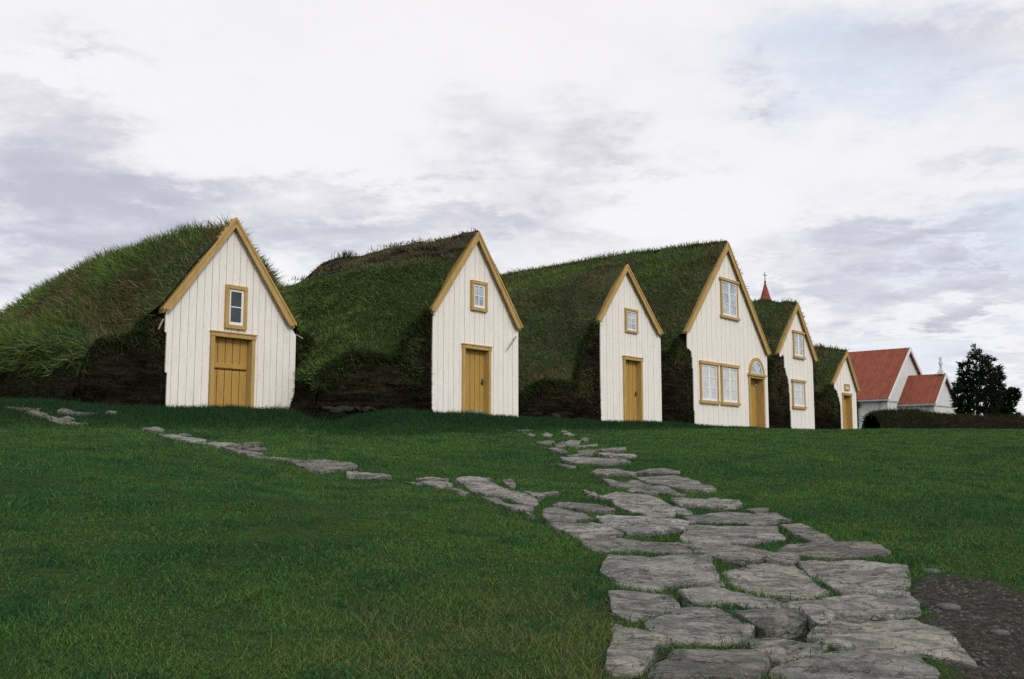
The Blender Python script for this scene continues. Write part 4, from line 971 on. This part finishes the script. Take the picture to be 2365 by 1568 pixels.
h6 = build_house('smallest turf house at the end of the row, tiny window over narrow door',
    anchor_on_line(1960, 993), (1956.7, 810.2), (1922.9, 884.4), (1984.9, 901.6), [(1926, 887), (1926.5, 897), (1932, 901), (1936, 915), (1941, 935), (1944, 990)], (1977.7, 930), 993,
    {'window': (lambda h, r, q: make_window(r, q, 1, 1, M['glass_sky'], fw=.085, sash_w=.035), (1948.6, 1958.9, 885.6, 888.2, 900.5, 903)),
     'door': (lambda h, r, q: plank_door(r, q, 3, .07, .22, plain=True), (1943.5, 1964.5, 908, 911.5, 993, 995))},
    dict(L=9, tl=1.5, tr=2.8, hl=1.6, hr=1.3, p=4, bl=.05, br=.5, fat=1.1, gl=.20, green=.22, bx=.2, rise=.2, rho=320, bw=.028), 606, board=.2, barge=.15, double=True)

# arched fanlight over the door of the tallest house
def fanlight(h):
    x0, x1, z0, z1 = h.rect(1727.2, 1762.6, 866, 870.5, 991.5, 994)
    xc, r = (x0 + x1) / 2, (x1 - x0) / 2 * .96; zb = z1 + .035; sy = 1.0
    n = 18; m = MB()
    ang = [math.pi * i / n for i in range(n + 1)]
    for a, b in zip(ang[:-1], ang[1:]):
        o = lambda t, q: (xc + q * math.cos(t), zb + q * math.sin(t) * sy)
        m.prism([o(a, r - .11), o(a, r), o(b, r), o(b, r - .11)], -.085, -.004)
    m.box(xc - r - .10, xc + r + .10, -.13, -.004, zb - .05, zb + .03)
    f = m.build('fanlight', M['ochre'], h.root)
    s = MB()
    for a, b in zip(ang[:-1], ang[1:]):
        o = lambda t, q: (xc + q * math.cos(t), zb + q * math.sin(t) * sy)
        s.prism([o(a, r - .17), o(a, r - .112), o(b, r - .112), o(b, r - .17)], -.06, -.030)
    for k in (45, 90, 135):
        t = R(k); s.tube((xc + .1 * math.cos(t), -.045, zb + .04 + .1 * math.sin(t)), (xc + (r - .15) * math.cos(t), -.045, zb + (r - .15) * math.sin(t)), .014, seg=6)
    s.build('sash', M['sash'], f)
    g = MB(); pts = [(xc + (r - .115) * math.cos(t), zb + (r - .115) * math.sin(t)) for t in ang]
    g.prism([(x, z) for x, z in pts], -.036, -.028); g.build('pane', M['glass_sky'], f)
fanlight(h4)
# poles that stick out of the turf beside the gables
def pole(h, a, b, y, label):
    p, q = h.loc(*a), h.loc(*b); m = MB(); m.tube((p[0], y[0], p[1]), (q[0], y[1], q[1]), .020, .016, 7)
    o = m.build('wooden_peg', M['greywood'], h.root); o['label'] = label
pole(h1, (378, 737), (354, 762), (.02, -.18), 'grey pole leaning from the turf at the left eave')
pole(h1, (686, 772), (693, 783), (.05, -.10), 'grey pole below the right eave')
pole(h2, (1188, 778), (1164, 807), (-.05, -.12), 'thin grey stick slanting across the white boards')
# foundation stones under the turf walls
def stones_at(h, xs, sz, seed):
    for k, x in enumerate(xs):
        s_ = sz * RNG.uniform(.7, 1.3)
        me = rock_mesh('foundation_stone', s_ * RNG.uniform(1.2, 1.9), s_ * .55, s_ * RNG.uniform(.35, .6), seed + k, M['stone_dark'])
        o = link('foundation_stone', me, h.wall, (x, .14 + RNG.uniform(-.05, .05) + h.H.get('bl', .1) * .62, s_ * RNG.uniform(.1, 1.1)))
        o.rotation_euler = (0, RNG.uniform(-.3, .3), RNG.uniform(-.4, .4))
stones_at(h2, np.linspace(h2.TL[0] - 2.7, h2.TL[0] - .15, 13), .10, 900)
stones_at(h3, np.linspace(h3.TL[0] - 2.1, h3.TL[0] - .6, 4), .13, 920)
bx = at_depth(262, 932, 20.2)
bl_ = link('boulder', rock_mesh('boulder', .55, .32, .17, 5, M['boulder'], 28, 16), None, (bx.x, bx.y, bx.z))
tag(bl_, 'long pale grey boulder at the foot of the turf wall left of the nearest house', 'boulder')
for k, (u, v, Y, sx) in enumerate(((2190 , 1405, 0, .058), (2150, 1325, 0, .05), (2310, 1470, 0, .042))):
    g = ground_hit(u, v); z = float(ground_z(g[0:1], g[1:2])[0])
    o = link('stone', rock_mesh('stone', sx * 1.3, sx, sx * .42, 40 + k, M['soil_stone']), None, (g[0], g[1], z + sx * .12))
    tag(o, ['pale rounded stone lying on the bare soil beside the path', 'grey stone at the top of the bare soil patch, against the grass', 'stone in the lower part of the bare soil patch'][k], 'stone', 'stones on the bare soil')

# ------------------------------------------------------------------ turf wall towards the church
def turf_bank():
    pts = [(2012, 958, 49), (2032, 954, 50.5), (2060, 951, 52), (2109, 951, 54), (2148, 956, 56), (2207, 960.5, 59), (2290, 961.5, 62), (2365, 962, 65), (2450, 963, 69), (2600, 964, 76)]
    top = np.array([tuple(at_depth(*p)) for p in pts])
    n = 120; t = np.linspace(0, len(top) - 1, n); C = np.stack([np.interp(t, np.arange(len(top)), top[:, k]) for k in range(3)], 1)
    tang = np.gradient(C[:, :2], axis=0); tang /= np.linalg.norm(tang, axis=1, keepdims=True); nor = np.stack([tang[:, 1], -tang[:, 0]], 1)
    prof = [(1.0, -1.0), (.82, -.3), (.72, .35), (.55, .78), (.25, .97), (0, 1.0), (-.3, .96), (-.6, .7), (-.85, 0), (-1.0, -1.0)]
    prof = catmull(prof, 30); rows = []
    for k in range(n):
        g = float(ground_base(C[k, 0], C[k, 1])); h = C[k, 2] - g
        rows.append(np.column_stack([C[k, 0] + nor[k, 0] * prof[:, 0] * .62, C[k, 1] + nor[k, 1] * prof[:, 0] * .62, g + h * prof[:, 1]]))
    P = np.array(rows).reshape(-1, 3); F = grid_faces(n, 30)
    P = P + .07 * np.stack([fbm(P, 1.5, 3, 3), fbm(P, 1.5, 3, 4), .7 * fbm(P, 1.5, 3, 6)], 1)
    root = empty('turf_bank', tuple(top[0] * [1, 1, 0] + [0, 0, .7])); tag(root, 'long low dark turf wall in front of the church and spruce', 'wall')
    me = raw_mesh('turf_wall', P - np.array(root.location), F.reshape(-1), 4, M['turf_wall'], True); w = link('turf_wall', me, root)
    m = 26000; k = RNG.integers(0, n - 1, m); j = RNG.integers(2, 28, m); Q = P.reshape(n, 30, 3)[k, j] + RNG.normal(0, .06, (m, 3))
    D = RNG.normal(0, .5, (m, 3)) + [0, 0, .6]; D /= np.linalg.norm(D, axis=1, keepdims=True)
    c_ = (np.array([[.030, .042, .014]]) * (.35 + 1.1 * RNG.random((m, 1)))); b_ = (RNG.random(m) < .4)[:, None]; c_ = np.where(b_, c_ * [1.3, .85, .9], c_)
    V, Fb, Cc = blades(Q - np.array(root.location), D, .14 * (.4 + RNG.random(m)), np.full(m, .03), c_)
    g = link('grass_cover', raw_mesh('grass_cover', V, Fb, 3, M['blade'], False, Cc), w); g['kind'] = 'stuff'
turf_bank()

# ------------------------------------------------------------------ church
def church():
    GD = Vector((math.sin(R(45)), math.cos(R(45)), 0)); AX = Vector((-GD.y, GD.x, 0))      # gable direction, axis going back-left
    Ce = at_depth(2048, 913, 75.0)
    def on_plane(u, v, p, nrm):
        d = ray(u, v); return d * (p.dot(nrm) / d.dot(nrm))
    Ap = on_plane(2095, 803, Ce, AX)                       # nave apex
    cen = lambda q: (Vector((q.x, q.y, 0)) - Vector((Ap.x, Ap.y, 0)))
    g0 = float(ground_base(Ap.x, Ap.y)) + .15
    root = empty('church', (Ap.x, Ap.y, g0), math.atan2(GD.y, GD.x))
    tag(root, 'white church with red roofs, slim red spire and a white cross, behind the turf houses', 'church')
    L = lambda q: (cen(q).dot(GD), cen(q).dot(AX), q.z - g0)
    w = abs(L(Ce)[0]); he = L(Ce)[2]; ha = Ap.z - g0
    Tw = on_plane(1767, 652, Ap, GD); ty = L(Tw)[1]; tz = L(Tw)[2]
    nl = ty + 1.4
    # chancel on the same axis
    Cq = on_plane(2177.5, 863, Ap, GD); cy, cz = L(Cq)[1], L(Cq)[2]
    Cc = on_plane(2156, 923, Cq, AX); cw = abs(L(Cc)[0]); ce = L(Cc)[2]
    def nave(w, he, ha, y0, y1, name):
        m = MB(); m.prism([(-w, -1), (w, -1), (w, he), (0, ha), (-w, he)], y0, y1); return m
    nv = nave(w, he, ha - .12, 0, nl, 'n'); nv.build('nave_wall', M['church'], root)
    ch = nave(cw, ce, cz - .10, cy, -.003, 'c'); ch.build('chancel_wall', M['church'], root)
    def roof(w, he, ha, y0, y1, name):
        r = MB(); th = .10; ov = .25; sl = (ha - he) / w
        for sgn in (-1, 1):
            q = [(0, ha), (0, ha - th), (sgn * (w + ov), he - ov * sl - th), (sgn * (w + ov), he - ov * sl)]
            # corrugation as fine ribs along the slope
            r.prism(q if sgn < 0 else q[::-1], y0 - .22, y1 + .22)
            nb = int((y1 - y0) / .32)
            for i in range(nb + 1):
                yb = y0 - .2 + (y1 - y0 + .38) * i / nb
                q2 = [(0, ha + .025), (0, ha), (sgn * (w + ov), he - ov * sl), (sgn * (w + ov), he - ov * sl + .025)]
                r.prism(q2 if sgn < 0 else q2[::-1], yb, yb + .05)
        return r.build(name, M['red'], root)
    rn = roof(w, he, ha, 0, nl, 'nave_roof'); rc = roof(cw, ce, cz, cy, -.02, 'chancel_roof')
    def trims(w, he, ha, y0, y1, R_):
        sl = (ha - he) / w; ov = .27
        for sgn in (-1, 1):
            b = MB(); q = [(0, ha + .02), (0, ha - .28), (sgn * (w + ov), he - ov * sl - .26), (sgn * (w + ov), he - ov * sl + .02)]
            b.prism(q if sgn < 0 else q[::-1], y0 - .30, y0 - .223); b.build('bargeboard', M['church_trim'], R_)
            g = MB(); xg = sgn * (w + .30); g.box(xg - .07, xg + .07, y0 - .2, y1, he - .42, he - .30); g.build('gutter', M['church_grey'], R_)
            d = MB(); xd = sgn * (w + .07); d.tube((xd, y0 + .55, he - .45), (xd, y0 + .55, -1), .055); d.tube((sgn * (w + .28), y0 + .55, he - .40), (xd, y0 + .55, he - .62), .05); d.build('downpipe', M['church_grey'], R_)
        s = MB(); s.box(-w - .02, w + .02, y0 - .05, y0 - .002, he - .48, he - .38); s.build('cornice_strip', M['church_grey'], R_)
        # vertical battens
        bt = MB(); k = int(2 * w / .5)
        for i in range(k + 1):
            x = -w + 2 * w * i / k; bt.box(x - .03, x + .03, y0 - .03, y0 - .001, -1, he - .49)
        for sgn in (-1, 1):
            kk = int((y1 - y0) / .5)
            for i in range(kk + 1):
                y = y0 + (y1 - y0) * i / kk; xa, xb = sorted((sgn * (w + .001), sgn * (w + .03))); bt.box(xa, xb, y - .03, y + .03, -1, he - .30)
        bt.build('wall_batten', M['church_trim'], R_)
    trims(w, he, ha, 0, nl, rn); trims(cw, ce, cz, cy, -.03, rc)
    # white cross on the chancel gable
    ct = on_plane(2170.3, 824, Cq, AX).z - g0
    c_ = MB(); yb = cy + .12; hh = ct - cz
    c_.box(-.30, .30, yb - .22, yb + .22, cz - .05, cz + .12); c_.box(-.20, .20, yb - .15, yb + .15, cz + .12, cz + .28)
    c_.box(-.085, .085, yb - .085, yb + .085, cz + .28, ct); c_.box(-.30, .30, yb - .075, yb + .075, cz + hh * .58, cz + hh * .58 + .16); c_.build('cross', M['church_trim'], root, bevel=.02)
    # tower and spire at the far end
    sw = .62; sb = tz - 2.35
    t = MB(); t.box(-1.0, 1.0, ty - 1.0, ty + 1.0, ha - 2.0, sb - 1.2); t.build('tower', M['church'], root)
    s = MB(); n0 = 8
    s.tube((0, ty, sb - 1.2), (0, ty, sb - .3), 1.25, .80, 8); s.tube((0, ty, sb - .3), (0, ty, tz), .80, .05, 8); sp = s.build('spire', M['red'], root)
    k = MB(); ctop = on_plane(1767.5, 628, Tw, AX).z - g0
    k.tube((0, ty, tz - .05), (0, ty, ctop), .035, .03, 6); k.tube((-.32, ty, tz + (ctop - tz) * .68), (.32, ty, tz + (ctop - tz) * .68), .03, .03, 6); k.tube((0, ty, tz - .02), (0, ty, tz + .12), .09, .09, 8)
    k.build('spire_cross', M['iron'], sp)
church()

# ------------------------------------------------------------------ spruce and bush
def spruce():
    D0 = 66.0; b = at_depth(2258, 975, D0); gz = float(ground_base(b.x, b.y))
    root = empty('spruce_tree', (b.x, b.y, gz)); tag(root, 'dark spreading spruce tree right of the church', 'tree')
    tr = MB(); Q, D, Ln, C = [], [], [], []
    px = D0 / FPX
    stems = [(2253, 797, 0, 62), (2281, 826, -1.2, 52), (2305, 848, .8, 40), (2222, 838, .9, 44), (2346, 902, -.5, 40), (2205, 885, .2, 26), (2325, 895, 1.2, 40)]     # top pixel, depth offset, crown half-width
    for (u, v, dy, hw) in stems:
        tp = at_depth(u, v, D0 + dy) - Vector((b.x, b.y, gz)); H = tp.z
        foot = Vector((tp.x * .35 + RNG.normal(0, .15), dy * .4, -.2))
        tr.tube(foot, foot.lerp(tp, .55), .16 if u < 2260 else .10, .07, 7); tr.tube(foot.lerp(tp, .55), tp, .07, .012, 6)
        z = max(.16, .35 - .0) if v < 860 else .25
        f = z
        while f < .985:
            c0 = foot.lerp(tp, f); rad = hw * px * (1 - f) ** .62 * RNG.uniform(.55, 1.15) + .12
            a = RNG.uniform(0, 2 * math.pi); nb = 3
            for q in range(nb):
                if RNG.random() < .22: continue
                a2 = a + q * 2.1 + RNG.normal(0, .4); r2 = rad * RNG.uniform(.6, 1.15)
                dirv = np.array([math.cos(a2), math.sin(a2), RNG.uniform(-.05, .45)]); tipv = np.array(c0) + dirv * r2
                tr.tube(c0, tuple(tipv * .9 + np.array(c0) * .1), .022, .006, 5)
                ns = int(12 + 38 * r2)
                t = RNG.random(ns) ** .7; base = np.array(c0) + dirv * (r2 * t)[:, None]
                base = base + RNG.normal(0, .06, (ns, 3)); base[:, 2] += .10 * np.sin(t * 3)
                d = dirv * .9 + RNG.normal(0, .6, (ns, 3)) + [0, 0, .35]; d /= np.linalg.norm(d, axis=1, keepdims=True)
                Q.append(base); D.append(d); Ln.append(RNG.uniform(.16, .34, ns)); C.append(np.array([[.010, .016, .009]]) * RNG.uniform(.5, 2.0, (ns, 1)))
            f += RNG.uniform(.018, .036)
    tr.build('trunk', M['bark'], root, True)
    Q, D, Ln, C = np.concatenate(Q), np.concatenate(D), np.concatenate(Ln), np.concatenate(C)
    V, F, Cc = blades(Q, D, Ln, np.full(len(Q), .085), C)
    link('crown', raw_mesh('crown', V, F, 3, M['needle'], False, Cc), root)
spruce()
def bush():
    p = at_depth(2107, 962, 66); gz = float(ground_base(p.x, p.y)); ht = at_depth(2107, 946, 66).z - gz
    root = empty('bush', (p.x, p.y, gz)); tag(root, 'small dark round bush peeping over the turf wall before the chancel', 'bush')
    n = 2600; d = RNG.normal(size=(n, 3)); d /= np.linalg.norm(d, axis=1, keepdims=True); d[:, 2] = np.abs(d[:, 2])
    r = (.55 + .45 * RNG.random(n))[:, None]; Q = d * r * [.55, .55, ht]
    V, F, C = blades(Q, d, np.full(n, .13), np.full(n, .07), np.array([[.015, .02, .012]]) * RNG.uniform(.5, 1.6, (n, 1)))
    link('foliage', raw_mesh('foliage', V, F, 3, M['needle'], False, C), root)
    m = MB()
    for k in range(5):
        a = k * 1.256; m.tube((0, 0, -.2), (.3 * math.cos(a), .3 * math.sin(a), ht * .7), .03, .01, 6)
    m.build('stem', M['bark'], root)
bush()
